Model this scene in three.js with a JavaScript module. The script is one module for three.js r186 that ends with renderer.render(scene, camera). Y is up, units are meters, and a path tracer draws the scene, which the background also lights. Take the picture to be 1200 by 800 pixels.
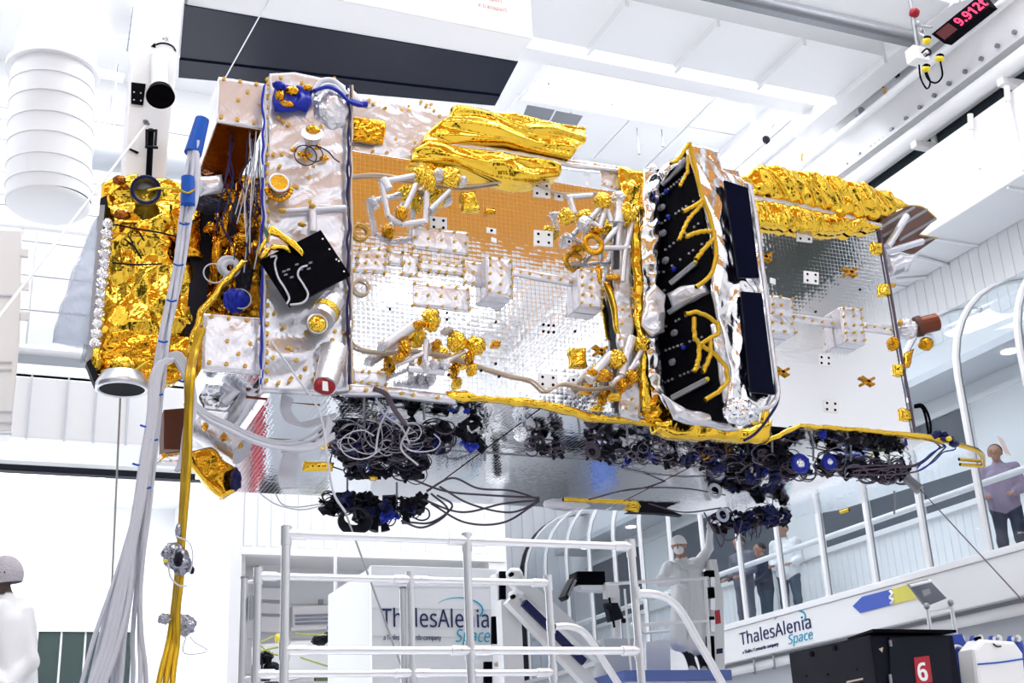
import * as THREE from 'three';
import { ImprovedNoise } from 'three/addons/math/ImprovedNoise.js';
import { mergeGeometries } from 'three/addons/utils/BufferGeometryUtils.js';
import { RoundedBoxGeometry } from 'three/addons/geometries/RoundedBoxGeometry.js';
import { MarchingCubes } from 'three/addons/objects/MarchingCubes.js';
import { FontLoader } from 'three/addons/loaders/FontLoader.js';
import { TextGeometry } from 'three/addons/geometries/TextGeometry.js';
import { RectAreaLightUniformsLib } from 'three/addons/lights/RectAreaLightUniformsLib.js';

// ---------------------------------------------------------------- camera, light, exposure
const scene = new THREE.Scene();
scene.background = new THREE.Color(0x000000);
const renderer = new THREE.WebGLRenderer({ antialias: true });
renderer.toneMapping = THREE.LinearToneMapping;
renderer.toneMappingExposure = 1.25;
renderer.shadowMap.enabled = true;
const V = (x, y, z) => new THREE.Vector3(x, y, z);
const FPX = 1464.83, DEG = Math.PI / 180;
const C = V(0, 0.6, 0);                                   // the photographer crouches
const yaw = 23.526 * DEG, pitch = 20.606 * DEG, roll = 2.886 * DEG;
const FW = V(Math.sin(yaw) * Math.cos(pitch), Math.sin(pitch), -Math.cos(yaw) * Math.cos(pitch));
const R0 = V(Math.cos(yaw), 0, Math.sin(yaw)), U0 = new THREE.Vector3().crossVectors(R0, FW);
const RT = R0.clone().multiplyScalar(Math.cos(roll)).addScaledVector(U0, -Math.sin(roll));
const UP = R0.clone().multiplyScalar(Math.sin(roll)).addScaledVector(U0, Math.cos(roll));
const camera = new THREE.PerspectiveCamera(2 * Math.atan(400 / FPX) / DEG, 1.5, 0.1, 100);
camera.position.copy(C);
camera.quaternion.setFromRotationMatrix(new THREE.Matrix4().makeBasis(RT, UP, FW.clone().negate()));
scene.add(camera);
RectAreaLightUniformsLib.init();
const HALL = { x0: -7, x1: 13, z0: -27, z1: 10, zb: -20, y: 13 };
const LAMP_POWER = 11;
const hallLamps = [];
for (const x of [-4.5, 0.5, 5.5, 10]) for (const z of [-6, 3.2, 7.5]) hallLamps.push([x, HALL.y - 0.06, z, 3.2, 1.3, LAMP_POWER * (z > 0 ? 0.75 : 0.9)]);
for (const x of [-4.5, 0.5, 5.5, 10]) for (const z of [-17.6, -14.4]) hallLamps.push([x, HALL.y - 0.06, z, 3.2, 1.3, LAMP_POWER * (x < -1 ? 0.5 : x < 1 ? 0.7 : 1.1)]);  // back rows added to brighten the rear hall, ceiling and mirrored underside
for (const x of [0.5, 5.5, 9.5]) hallLamps.push([x, HALL.y - 0.06, -9.9, 3.2, 1.0, LAMP_POWER]);  // row added above the satellite to brighten the gallery fascia
for (const x of [-4, 0.5]) hallLamps.push([x, 6.9, -23.5, 3, 3, 11]);
hallLamps.push([10.5, HALL.y - 0.06, -23.5, 2.5, 1.3, LAMP_POWER]);  // added recess lamp, brightening what the underside boards mirror
for (const [x, y, z, w, d, p] of hallLamps) {
  const l = new THREE.RectAreaLight(0xf6f9ff, p, w, d);
  l.position.set(x, y - 0.03, z); l.rotation.x = -Math.PI / 2; l.castShadow = true; scene.add(l);
}

// ---------------------------------------------------------------- helpers
let seed = 7;
const rnd = () => { seed = (seed + 0x6D2B79F5) | 0; let t = Math.imul(seed ^ (seed >>> 15), 1 | seed); t = (t + Math.imul(t ^ (t >>> 7), 61 | t)) ^ t; return ((t ^ (t >>> 14)) >>> 0) / 4294967296; };
const rr = (a, b) => a + (b - a) * rnd();
const noise = new ImprovedNoise();
const lerp = (a, b, t) => a + (b - a) * t;
const ray = (px, py) => RT.clone().multiplyScalar((px - 600) / FPX).addScaledVector(UP, (400 - py) / FPX).add(FW);
const PZ = z => ({ p: V(0, 0, z), n: V(0, 0, 1) });        // planes facing the viewer's side
const PX = x => ({ p: V(x, 0, 0), n: V(-1, 0, 0) });
const PY = y => ({ p: V(0, y, 0), n: V(0, -1, 0) });
const P3 = (a, b, c) => { const n = b.clone().sub(a).cross(c.clone().sub(a)).normalize(); if (n.dot(C.clone().sub(a)) < 0) n.negate(); return { p: a.clone(), n }; };
const on = (px, py, pl) => { const d = ray(px, py); return C.clone().addScaledVector(d, pl.n.dot(pl.p.clone().sub(C)) / pl.n.dot(d)); };
const px2m = (px, py, pl) => on(px, py, pl).sub(C).dot(FW) / FPX;    // metres per pixel there
const basisOf = n => { const up = Math.abs(n.y) > 0.9 ? V(0, 0, -1) : V(0, 1, 0); const u = new THREE.Vector3().crossVectors(up, n).normalize(); const v = new THREE.Vector3().crossVectors(n, u); return [u, v]; };
const merge = gs => { gs = gs.map(g => { const h = g.index ? g.toNonIndexed() : g; for (const k of Object.keys(h.attributes)) if (!['position', 'normal', 'uv'].includes(k)) h.deleteAttribute(k); return h; }); return gs.length === 1 ? gs[0] : mergeGeometries(gs); };
const used = new Map();
const numbered = n => { const k = used.get(n) || 0; used.set(n, k + 1); return k ? `${n}_${String(k).padStart(3, '0')}` : n; };
const originOf = new WeakMap();
function thing(name, label, category, origin, group) {
  const o = new THREE.Group(); o.name = numbered(name); o.position.copy(origin); scene.add(o);
  o.userData = { label, category }; if (group) o.userData.group = group; originOf.set(o, origin.clone()); return o;
}
function part(parent, name, geo, mat, extra) {
  if (/buttons|holes|bolts|marks|pin_rows/.test(name)) extra = { ...extra, kind: 'stuff' };
  if (Array.isArray(geo)) geo = merge(geo);
  const org = originOf.get(parent); geo.translate(-org.x, -org.y, -org.z);
  const m = new THREE.Mesh(geo, mat); m.name = name; m.castShadow = m.receiveShadow = true; originOf.set(m, org); if (extra) m.userData = extra; parent.add(m); return m;
}
function single(name, label, category, geo, mat, group) {                   // a thing that is one mesh
  if (Array.isArray(geo)) geo = merge(geo);
  geo.computeBoundingBox(); const b = geo.boundingBox; const o = V((b.min.x + b.max.x) / 2, b.min.y, (b.min.z + b.max.z) / 2);
  geo.translate(-o.x, -o.y, -o.z); const m = new THREE.Mesh(geo, mat); m.position.copy(o); m.name = numbered(name); m.castShadow = m.receiveShadow = true;
  m.userData = { label, category }; if (group) m.userData.group = group; originOf.set(m, o); scene.add(m); return m;
}
function struct(name, geo, mat) {
  if (Array.isArray(geo)) geo = merge(geo);
  const m = new THREE.Mesh(geo, mat); m.name = numbered(name); m.castShadow = m.receiveShadow = true; m.userData = { kind: 'structure' }; originOf.set(m, V(0, 0, 0)); scene.add(m); return m;
}
const box = (x0, x1, y0, y1, z0, z1) => { const g = new THREE.BoxGeometry(Math.abs(x1 - x0), Math.abs(y1 - y0), Math.abs(z1 - z0)); g.translate((x0 + x1) / 2, (y0 + y1) / 2, (z0 + z1) / 2); worldUV(g); return g; };
const rbox = (x0, x1, y0, y1, z0, z1, r = 0.02, s = 2) => { const g = new RoundedBoxGeometry(Math.abs(x1 - x0), Math.abs(y1 - y0), Math.abs(z1 - z0), s, r); g.translate((x0 + x1) / 2, (y0 + y1) / 2, (z0 + z1) / 2); return g; };
function worldUV(g) {                                                        // uv in metres by the dominant axis
  const p = g.attributes.position, n = g.attributes.normal, uv = new Float32Array(p.count * 2);
  for (let i = 0; i < p.count; i++) { const ax = Math.abs(n.getX(i)), ay = Math.abs(n.getY(i)), az = Math.abs(n.getZ(i));
    if (ay >= ax && ay >= az) { uv[2 * i] = p.getX(i); uv[2 * i + 1] = p.getZ(i); } else if (ax >= az) { uv[2 * i] = p.getZ(i); uv[2 * i + 1] = p.getY(i); } else { uv[2 * i] = p.getX(i); uv[2 * i + 1] = p.getY(i); } }
  g.setAttribute('uv', new THREE.BufferAttribute(uv, 2)); return g;
}
const tube = (pts, r, seg = 0, rad = 7) => new THREE.TubeGeometry(new THREE.CatmullRomCurve3(pts, false, 'centripetal'), seg || Math.max(4, (pts.length - 1) * 5), r, rad, false);
function rod(a, b, r, r2 = r, rad = 10) {
  const d = b.clone().sub(a), g = new THREE.CylinderGeometry(r2, r, d.length(), rad, 1);
  g.applyQuaternion(new THREE.Quaternion().setFromUnitVectors(V(0, 1, 0), d.clone().normalize())); const m = a.clone().add(b).multiplyScalar(0.5); g.translate(m.x, m.y, m.z); return g;
}
const poly = (pts, pl) => pts.map(([x, y]) => on(x, y, pl));
const pxTube = (pts, pl, r, seg, rad) => tube(poly(pts, pl), r, seg, rad);
function slabP(P, pl, thick, bevel = 0) {                                      // polygon of 3D points on pl, thickness to the back
  const [u, v] = basisOf(pl.n), o = P[0], s = new THREE.Shape(P.map(q => { const d = q.clone().sub(o); return new THREE.Vector2(d.dot(u), d.dot(v)); }));
  const g = new THREE.ExtrudeGeometry(s, { depth: Math.max(0.001, thick - 2 * bevel), bevelEnabled: bevel > 0, bevelSize: bevel, bevelOffset: -bevel, bevelThickness: bevel, bevelSegments: 2 });
  g.translate(0, 0, -thick + bevel); g.applyMatrix4(new THREE.Matrix4().makeBasis(u, v, pl.n).setPosition(o)); return g;
}
const slab = (pts, pl, thick, bevel) => slabP(poly(pts, pl), pl, thick, bevel);
const hash = (i, j, s) => { let h = (i * 374761393 + j * 668265263 + s * 1442695041) | 0; h = Math.imul(h ^ (h >>> 13), 1274126177); return ((h ^ (h >>> 16)) >>> 0) / 4294967296; };
function worley(x, y, s) {
  const ix = Math.floor(x), iy = Math.floor(y); let f1 = 9, f2 = 9;
  for (let a = -1; a < 2; a++) for (let b = -1; b < 2; b++) { const cx = ix + a + hash(ix + a, iy + b, s), cy = iy + b + hash(ix + a, iy + b, s + 17), d = Math.hypot(cx - x, cy - y); if (d < f1) { f2 = f1; f1 = d; } else if (d < f2) f2 = d; }
  return [f1, f2];
}
const tri = t => Math.abs((t - Math.floor(t)) * 2 - 1) - 0.5;
function crumple(x, y, s, f = 4) {                                            // folded-sheet height, about -0.5 .. 0.5: flat facets between straight creases
  const wx = 0.16 * noise.noise(x * f * 0.45, y * f * 0.45, s * 3.1), wy = 0.16 * noise.noise(y * f * 0.45, x * f * 0.45, s * 3.1 + 9.3);
  let h = 0, a = 0.42;
  for (let o = 0; o < 7; o++) { const g = (hash(o, 1, s) + o / 7) * Math.PI * 2, q = f * (0.28 + 0.24 * o * (0.7 + 0.6 * hash(o, 2, s))), m = 0.35 + 0.65 * Math.max(0, Math.min(1, 0.5 + 1.6 * noise.noise(x * f * 0.4 + o * 7, y * f * 0.4, s + o * 2.3))); h += a * m * tri((x + wx / f) * q * Math.cos(g) + (y + wy / f) * q * Math.sin(g) + hash(o, 3, s)); a *= 0.8; }
  return h * 0.75;
}
function resample(pts, n) {
  const L = [0]; for (let i = 1; i < pts.length; i++) L.push(L[i - 1] + Math.hypot(pts[i][0] - pts[i - 1][0], pts[i][1] - pts[i - 1][1]));
  const out = []; for (let k = 0; k <= n; k++) { const t = L[L.length - 1] * k / n; let i = 1; while (i < pts.length - 1 && L[i] < t) i++; const f = (t - L[i - 1]) / (L[i] - L[i - 1] || 1); out.push([lerp(pts[i - 1][0], pts[i][0], f), lerp(pts[i - 1][1], pts[i][1], f)]); }
  return out;
}
// A crumpled foil sheet between two outlines (pixels -> plane pl), bulged forward, with a back.
let foilSeed = 1;
function foil(top, bot, pl, o = {}) {
  const { bulge = 0.03, amp = 0.03, freq = 5, cell = 0.025, thick = 0.02, stretch = [1, 1], edge = 0.25, off = 0, jag = 0.3, turn = 0 } = o, s = foilSeed++;
  const T0 = poly(resample(top, 40), pl), B0 = poly(resample(bot, 40), pl);
  const w = T0.slice(1).reduce((t, q, i) => t + q.distanceTo(T0[i]), 0), h = T0[20].distanceTo(B0[20]);
  const nu = Math.min(150, Math.max(6, Math.round(w / cell))), nv = Math.min(150, Math.max(6, Math.round(Math.max(h, 0.05) / cell)));
  const T = poly(resample(top, nu), pl), B = poly(resample(bot, nu), pl), [u, v] = basisOf(pl.n), pos = [], uv = [], idx = [];
  const ct = Math.cos(turn), st = Math.sin(turn), W = nu + 1;
  for (let j = 0; j <= nv; j++) for (let i = 0; i <= nu; i++) {
    const a = i / nu, b = j / nv, q = T[i].clone().lerp(B[i], b), mx = q.dot(u), my = q.dot(v), X = (mx * ct - my * st) * stretch[0], Y = (mx * st + my * ct) * stretch[1];
    const e = Math.min(1, Math.pow(16 * a * (1 - a) * b * (1 - b), 0.35)), c = crumple(X, Y, s, freq);
    const k = bulge * e + amp * c * lerp(edge, 1, e) + off;
    q.addScaledVector(pl.n, k).addScaledVector(u, jag * amp * noise.noise(X * freq, Y * freq, s + 3.3)).addScaledVector(v, jag * amp * noise.noise(X * freq, Y * freq, s + 7.7));
    pos.push(q.x, q.y, q.z); uv.push(mx, my);
  }
  const N = W * (nv + 1);
  for (let j = 0; j <= nv; j++) for (let i = 0; i <= nu; i++) { const k = (j * W + i) * 3, q = V(pos[k], pos[k + 1], pos[k + 2]); const d = q.clone().sub(pl.p).dot(pl.n); q.addScaledVector(pl.n, -d - thick + Math.min(0, off)); pos.push(q.x, q.y, q.z); uv.push(uv[(j * W + i) * 2], uv[(j * W + i) * 2 + 1]); }
  const flip = T[0].clone().sub(T[nu]).cross(B[0].clone().sub(T[0])).dot(pl.n) < 0;  // orientation of the grid
  const tri = (a, b, c) => flip ? idx.push(a, c, b) : idx.push(a, b, c);
  for (let j = 0; j < nv; j++) for (let i = 0; i < nu; i++) { const a = j * W + i, b = a + 1, c = a + W, d = c + 1; tri(a, b, c); tri(b, d, c); tri(N + a, N + c, N + b); tri(N + b, N + c, N + d); }
  for (let i = 0; i < nu; i++) { const a = i, b = i + 1; tri(a, N + a, b); tri(b, N + a, N + b); const c = nv * W + i, d = c + 1; tri(c, d, N + c); tri(d, N + d, N + c); }
  for (let j = 0; j < nv; j++) { const a = j * W, b = a + W; tri(a, b, N + a); tri(b, N + b, N + a); const c = j * W + nu, d = c + W; tri(c, N + c, d); tri(d, N + c, N + d); }
  const g = new THREE.BufferGeometry(); g.setAttribute('position', new THREE.Float32BufferAttribute(pos, 3)); g.setAttribute('uv', new THREE.Float32BufferAttribute(uv, 2)); g.setIndex(idx); g.computeVertexNormals(); return g;
}
const foilQ = (q, pl, o) => foil([q[0], q[1]], [q[3], q[2]], pl, o);            // quad: tl, tr, br, bl
function blob(px, py, rx, ry, pl, depth, o = {}) {                               // a crumpled foil-wrapped lump
  const { amp = 0.22, freq = 2.2, detail = 10, off = 0 } = o, g = new THREE.IcosahedronGeometry(1, detail), p = g.attributes.position, s = foilSeed++, m = px2m(px, py, pl), c = on(px, py, pl), [u, v] = basisOf(pl.n), uv = [];
  for (let i = 0; i < p.count; i++) { const d = V(p.getX(i), p.getY(i), p.getZ(i)); const k = 1 + amp * crumple(d.x + d.z * 0.6, d.y + d.z * 0.5, s, freq) + 0.12 * noise.noise(d.x * 1.5, d.y * 1.5, d.z * 1.5 + s);
    const q = c.clone().addScaledVector(u, d.x * k * rx * m).addScaledVector(v, d.y * k * ry * m).addScaledVector(pl.n, d.z * k * depth + off); p.setXYZ(i, q.x, q.y, q.z); uv.push(d.x * rx * m, d.y * ry * m); }
  g.setAttribute('uv', new THREE.Float32BufferAttribute(uv, 2)); g.computeVertexNormals(); return g;
}
function disc(px, py, r, pl, h = 0.008, off = 0, seg = 12) {                     // a button lying on plane pl
  const g = new THREE.CylinderGeometry(r, r, h, seg); g.applyQuaternion(new THREE.Quaternion().setFromUnitVectors(V(0, 1, 0), pl.n)); const c = on(px, py, pl).addScaledVector(pl.n, off); g.translate(c.x, c.y, c.z); return g;
}
function ringG(px, py, R, r, pl, off = 0) { const g = new THREE.TorusGeometry(R, r, 8, 24); g.applyQuaternion(new THREE.Quaternion().setFromUnitVectors(V(0, 0, 1), pl.n)); const c = on(px, py, pl).addScaledVector(pl.n, off); g.translate(c.x, c.y, c.z); return g; }
const bar = (a, b, w, d, n) => {                                                // straight bar a->b, width w across, depth d along n
  const t = b.clone().sub(a), L = t.length(); t.normalize(); const s = new THREE.Vector3().crossVectors(t, n).normalize(), nn = new THREE.Vector3().crossVectors(s, t);
  const g = new THREE.BoxGeometry(w, L, d); g.applyMatrix4(new THREE.Matrix4().makeBasis(s, t, nn).setPosition(a.clone().add(b).multiplyScalar(0.5))); return g;
};
// ---------------------------------------------------------------- materials
const lin = (r, g, b) => new THREE.Color().setRGB(r, g, b);
const std = (c, rough, metal = 0, extra = {}) => new THREE.MeshStandardMaterial({ color: Array.isArray(c) ? lin(...c) : c, roughness: rough, metalness: metal, ...extra });
function dataTex(n, fn, srgb = false, rep = 1) {
  const d = new Uint8Array(n * n * 4); for (let j = 0; j < n; j++) for (let i = 0; i < n; i++) { const c = fn(i, j); const k = (j * n + i) * 4; d[k] = c[0]; d[k + 1] = c[1]; d[k + 2] = c[2]; d[k + 3] = 255; }
  const t = new THREE.DataTexture(d, n, n); t.wrapS = t.wrapT = THREE.RepeatWrapping; t.magFilter = THREE.LinearFilter; t.minFilter = THREE.LinearMipmapLinearFilter; t.generateMipmaps = true; if (srgb) t.colorSpace = THREE.SRGBColorSpace; t.repeat.set(rep, rep); t.needsUpdate = true; return t;
}
const crumpleTex = dataTex(512, (i, j) => { const x = i / 512, y = j / 512; const m = (Math.abs(x - 0.5) * 2), k = (Math.abs(y - 0.5) * 2); const h = crumple(m * 1.6, k * 1.6, 77, 5); const v = Math.max(0, Math.min(255, 128 + h * 170)); return [v, v, v]; }, false, 1.4);
const speckTex = (a, b, s, rep) => dataTex(256, (i, j) => { const h = lerp(a, b, 0.5 + 0.35 * noise.noise(i / 40, j / 40, s) + 0.3 * (hash(i, j, s) - 0.5)) * 255; return [h, h, h]; }, true, rep);
// mirror tiles: each 40 mm tile is tilted a little on its own
const tileNormal = dataTex(1024, (i, j) => { const a = Math.floor(i / 16), b = Math.floor(j / 16), e = i % 16 < 1 || j % 16 < 1; const tx = (hash(a, b, 5) - 0.5) * 3.2, ty = (hash(a, b, 6) - 0.5) * 3.2; const bow = 2.2; return [128 + tx + bow * ((i % 16) / 8 - 1) + (e ? 16 : 0), 128 + ty + bow * ((j % 16) / 8 - 1) + (e ? 16 : 0), 255]; }, false, 1 / 2.9);
const dark = (c, rough, spec = 0.25) => new THREE.MeshPhysicalMaterial({ color: lin(...c), roughness: rough, specularIntensity: spec });
const M = {
  wall: std([0.86, 0.87, 0.88], 0.6), wallGrey: std([0.62, 0.64, 0.68], 0.6), ceil: std([0.88, 0.88, 0.89], 0.7), floor: std([0.85, 0.86, 0.88], 0.3, 0, { map: speckTex(0.92, 0.98, 3, 0.5) }),
  white: std([0.88, 0.88, 0.89], 0.45), whiteGloss: std([0.89, 0.89, 0.9], 0.25), duct: std([0.87, 0.87, 0.88], 0.5), ductGrey: std([0.55, 0.58, 0.62], 0.5),
  alu: std([0.74, 0.75, 0.78], 0.3, 0.8), aluDark: std([0.3, 0.31, 0.33], 0.4, 0.6), steel: std([0.22, 0.23, 0.26], 0.35, 0.8), black: dark([0.002, 0.002, 0.004], 0.5, 0.06), rubber: dark([0.007, 0.007, 0.014], 0.55, 0.35), navyGlass: dark([0.001, 0.002, 0.014], 0.3, 0.12), plateNavy: dark([0.006, 0.009, 0.025], 0.22, 0.6),
  gold: std([0.84, 0.53, 0.05], 0.1, 1, { bumpMap: crumpleTex, bumpScale: 0.008 }), goldDeep: std([0.66, 0.32, 0.02], 0.12, 1, { bumpMap: crumpleTex, bumpScale: 0.012 }), goldDot: std([0.6, 0.36, 0.06], 0.4, 0.5),
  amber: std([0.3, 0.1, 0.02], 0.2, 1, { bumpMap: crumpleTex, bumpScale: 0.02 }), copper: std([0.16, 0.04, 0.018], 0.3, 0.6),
  mli: std([0.72, 0.72, 0.77], 0.25, 0.65, { bumpMap: crumpleTex, bumpScale: 0.006 }), silver: std([0.86, 0.86, 0.89], 0.14, 1, { bumpMap: crumpleTex, bumpScale: 0.004 }),
  mirror: std([0.88, 0.9, 0.93], 0.04, 1, { normalMap: tileNormal, normalScale: new THREE.Vector2(0.6, 0.6) }),
  cable: std([0.6, 0.61, 0.68], 0.55), cableDark: dark([0.03, 0.028, 0.045], 0.5, 0.5), cableMauve: dark([0.1, 0.075, 0.105], 0.5, 0.6), cableTan: std([0.6, 0.48, 0.36], 0.5), blueTape: dark([0.006, 0.09, 0.46], 0.4, 0.5), blue: dark([0.006, 0.02, 0.36], 0.35, 0.6), navy: dark([0.006, 0.01, 0.08], 0.35, 0.5),
  red: dark([0.28, 0.004, 0.012], 0.35, 0.6), yellow: std([0.8, 0.62, 0.02], 0.4), brown: dark([0.13, 0.045, 0.028], 0.5, 0.5), goldRope: std([0.62, 0.38, 0.02], 0.3, 0.8, { bumpMap: crumpleTex, bumpScale: 0.008 }),
  green: std([0.03, 0.09, 0.04], 0.5), cableGrey: std([0.24, 0.23, 0.29], 0.5),
};
const glassPane = new THREE.MeshPhysicalMaterial({ color: 0xf2f7fa, transmission: 1, roughness: 0.02, thickness: 0, ior: 1.45, specularIntensity: 0.6 });
const plastic = new THREE.MeshPhysicalMaterial({ color: 0xdfe3ea, transmission: 0.75, roughness: 0.25, thickness: 0, ior: 1.4, bumpMap: crumpleTex, bumpScale: 0.02 });
const font = await new FontLoader().loadAsync('fonts/droid/droid_sans_regular.typeface.json');
const fontBold = await new FontLoader().loadAsync('fonts/droid/droid_sans_bold.typeface.json');
function text(str, size, depth, origin, u, v, f = font, shear = 0) {             // flat raised lettering starting at origin, along u, up v
  const g = new TextGeometry(str, { font: f, size, depth, curveSegments: 4 }); if (shear) g.applyMatrix4(new THREE.Matrix4().makeShear(0, 0, shear, 0, 0, 0));
  g.applyMatrix4(new THREE.Matrix4().makeBasis(u, v, new THREE.Vector3().crossVectors(u, v)).setPosition(origin)); return g;
}
function textWidth(str, size, f = font) { const g = new TextGeometry(str, { font: f, size, depth: 0.01, curveSegments: 1 }); g.computeBoundingBox(); return g.boundingBox.max.x; }
// ================================================================ the hall
const T = 0.3;
// light fixtures, some rows added, that carry the area lights set at the top
for (const [x, y, z, w, d] of hallLamps) {
  const t = thing('ceiling_light', y > 8 ? 'flat white light panel in a slim frame on the hall ceiling' : 'flat white light panel under the low ceiling of the side bay', 'ceiling light', V(x, y, z), y > 8 ? 'hall ceiling lights' : 'side bay ceiling lights');
  part(t, 'frame', [box(x - w / 2 - 0.06, x + w / 2 + 0.06, y - 0.02, y + 0.06, z - d / 2 - 0.06, z - d / 2), box(x - w / 2 - 0.06, x + w / 2 + 0.06, y - 0.02, y + 0.06, z + d / 2, z + d / 2 + 0.06), box(x - w / 2 - 0.06, x - w / 2, y - 0.02, y + 0.06, z - d / 2, z + d / 2), box(x + w / 2, x + w / 2 + 0.06, y - 0.02, y + 0.06, z - d / 2, z + d / 2)], M.white);
  part(t, 'light_diffuser', box(x - w / 2, x + w / 2, y, y + 0.05, z - d / 2, z + d / 2), M.lampFace || (M.lampFace = std([0.9, 0.9, 0.9], 0.6, 0, { emissive: new THREE.Color(1, 1, 1), emissiveIntensity: 1.5 })));
}
struct('floor', box(HALL.x0 - T, HALL.x1 + T, -0.3, 0, HALL.z0 - T, HALL.z1 + T), M.floor);
const ceiling = struct('ceiling', box(HALL.x0 - T, HALL.x1 + T, HALL.y, HALL.y + T, HALL.z0 - T, HALL.z1 + T), M.ceil);
{ // ceiling panels proud of the slab, with open joints, where the camera sees the ceiling
  const g = rbox(-0.59, 0.59, -0.02, 0.02, -0.86, 0.86, 0.008, 1);
  for (let i = 0; i < 6; i++) for (let j = 0; j < 4; j++) { const x = 6.5 + i * 1.2, z = -19.1 + j * 1.75; if (i === 1 && j < 2 || Math.abs(x - 10) < 2.2 && Math.abs(z + 17.5) < 1.6 || Math.abs(x - 5.5) < 2.2 && Math.abs(z + 17.5) < 1.6) continue; const m = new THREE.Mesh(g, M.ceil); m.name = 'panel'; m.position.set(x, HALL.y - 0.015, z); m.castShadow = m.receiveShadow = true; ceiling.add(m); }
}
{ // louvred smoke vent in the ceiling
  const pl = PY(HALL.y - 0.01), t = thing('ceiling_hatch', 'pale two-pane hatch with a dark lower louvre in the ceiling behind the gold blanket', 'hatch', on(650, 128, pl));
  part(t, 'frame', slab([[609, 141], [624, 106], [693, 121], [677, 149]], pl, 0.03), M.wallGrey);
  for (const q of [[[619, 121], [625, 109], [657, 116], [651, 127]], [[653, 128], [659, 116.5], [690, 123], [684, 134]]]) part(t, 'pane', slab(q, PY(HALL.y - 0.04), 0.02), M.wall);
  for (const q of [[[612, 138], [618, 123], [650, 129], [643, 142]], [[645, 143], [652, 130], [683, 136], [676, 147]]]) part(t, 'louvre', slab(q, PY(HALL.y - 0.04), 0.02), M.aluDark);
}
// walls (with openings)
const wallR = struct('wall_right', [box(HALL.x1, HALL.x1 + T, 0, 9.5, HALL.z0, HALL.z1), box(HALL.x1, HALL.x1 + T, 10.45, HALL.y, HALL.z0, HALL.z1), box(HALL.x1, HALL.x1 + T, 9.5, 10.45, HALL.z0, -19.5), box(HALL.x1, HALL.x1 + T, 9.5, 10.45, 9, HALL.z1)], M.wall);
const winDark = std([0.045, 0.06, 0.07], 0.12);
for (let i = 0; i < 9; i++) { const z0 = -19.5 + i * 3.17, w = struct(`window_${i + 1}`, [box(HALL.x1 + 0.02, HALL.x1 + 0.12, 9.5, 9.58, z0, z0 + 3.17), box(HALL.x1 + 0.02, HALL.x1 + 0.12, 10.37, 10.45, z0, z0 + 3.17), box(HALL.x1 + 0.02, HALL.x1 + 0.12, 9.58, 10.37, z0, z0 + 0.09)], M.white); part(w, 'pane', box(HALL.x1 + 0.06, HALL.x1 + 0.09, 9.58, 10.37, z0 + 0.09, z0 + 3.17), winDark); }
{ // ribbed cladding of the right wall
  const g = []; for (let z = -19.4; z < -9; z += 0.2) g.push(box(HALL.x1 - 0.01, HALL.x1 + 0.01, 6.9, 8.05, z, z + 0.17)); const r = part(wallR, 'cladding_ribs', g, M.wall); r.userData.kind = 'stuff';
}
struct('wall_left', box(HALL.x0 - T, HALL.x0, 0, HALL.y, HALL.z0, HALL.z1), M.wall);
const wallF = struct('wall_front', box(HALL.x0, HALL.x1, 0, HALL.y, HALL.z1, HALL.z1 + T), M.wall);
const OPEN_Y = 5.93, XA = 3.68, XB = 8.35;
const wallB = struct('wall_back', [box(HALL.x0, XA, OPEN_Y, HALL.y, HALL.zb - T, HALL.zb), box(XA, XB, 4.72, HALL.y, HALL.zb - T, HALL.zb), box(XA + 0.25, XB, 0, 4.72, HALL.zb - 1.6, HALL.zb - 1.3), box(XA + 0.25, XB, 4.72, 5, HALL.zb - 1.6, HALL.zb - T), box(XB - 0.2, XB, 0, HALL.y, HALL.z0, HALL.zb - T)], M.wall);
struct('wall_back', box(HALL.x0, HALL.x1, 0, HALL.y, HALL.z0 - T, HALL.z0), M.wall);
struct('wall_side', box(XA, XA + 0.25, 0, 7, HALL.z0, HALL.zb - T), M.wall);
struct('ceiling', box(HALL.x0, XA, 7, 7.2, HALL.z0, HALL.zb - T), M.ceil);
struct('trim', [box(HALL.x0, XA, OPEN_Y - 0.1, OPEN_Y, HALL.zb - 0.12, HALL.zb + 0.05)], M.rubber);
struct('trim', [box(XA - 0.06, XA + 0.12, 0, OPEN_Y + 0.02, HALL.zb - 0.2, HALL.zb + 0.04), box(XA + 0.1, XB, 4.66, 4.78, HALL.zb - 0.1, HALL.zb + 0.05)], M.white);
struct('trim', [box(XB - 0.3, XB + 0.03, 0, HALL.y, HALL.zb - 0.2, HALL.zb + 0.03)], M.white);
{ // wall panels of the upper back wall, as far as they show
  const gs = [M.wall, std([0.74, 0.76, 0.79], 0.6), std([0.78, 0.79, 0.82], 0.6)], g = rbox(-0.49, 0.49, -0.29, 0.29, -0.02, 0.02, 0.006, 1);
  for (let i = 0; i < 6; i++) for (let j = 0; j < 11; j++) { const m = new THREE.Mesh(g, gs[Math.floor(hash(i, j, 3) * 3)]); m.name = 'panel'; m.position.set(-1.2 + i, OPEN_Y + 0.45 + j * 0.6, HALL.zb + 0.012); m.receiveShadow = m.castShadow = true; wallB.add(m); }
}
{ // vertical ribs of the lit wall behind the rails
  const g = []; for (let x = XA + 0.15; x < XB - 0.3; x += 0.22) g.push(box(x, x + 0.14, 4.8, 6.2, HALL.zb - 0.01, HALL.zb + 0.02)); const r = part(wallB, 'cladding_ribs', g, M.wall); r.userData.kind = 'stuff';
  for (let i = 0; i < 6; i++) part(wallB, 'cladding_board', box(XA + 0.28, XB - 0.2, 1.2 + i * 0.58, 1.76 + i * 0.58, HALL.zb - 1.3, HALL.zb - 1.28), M.wall);
}
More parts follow.
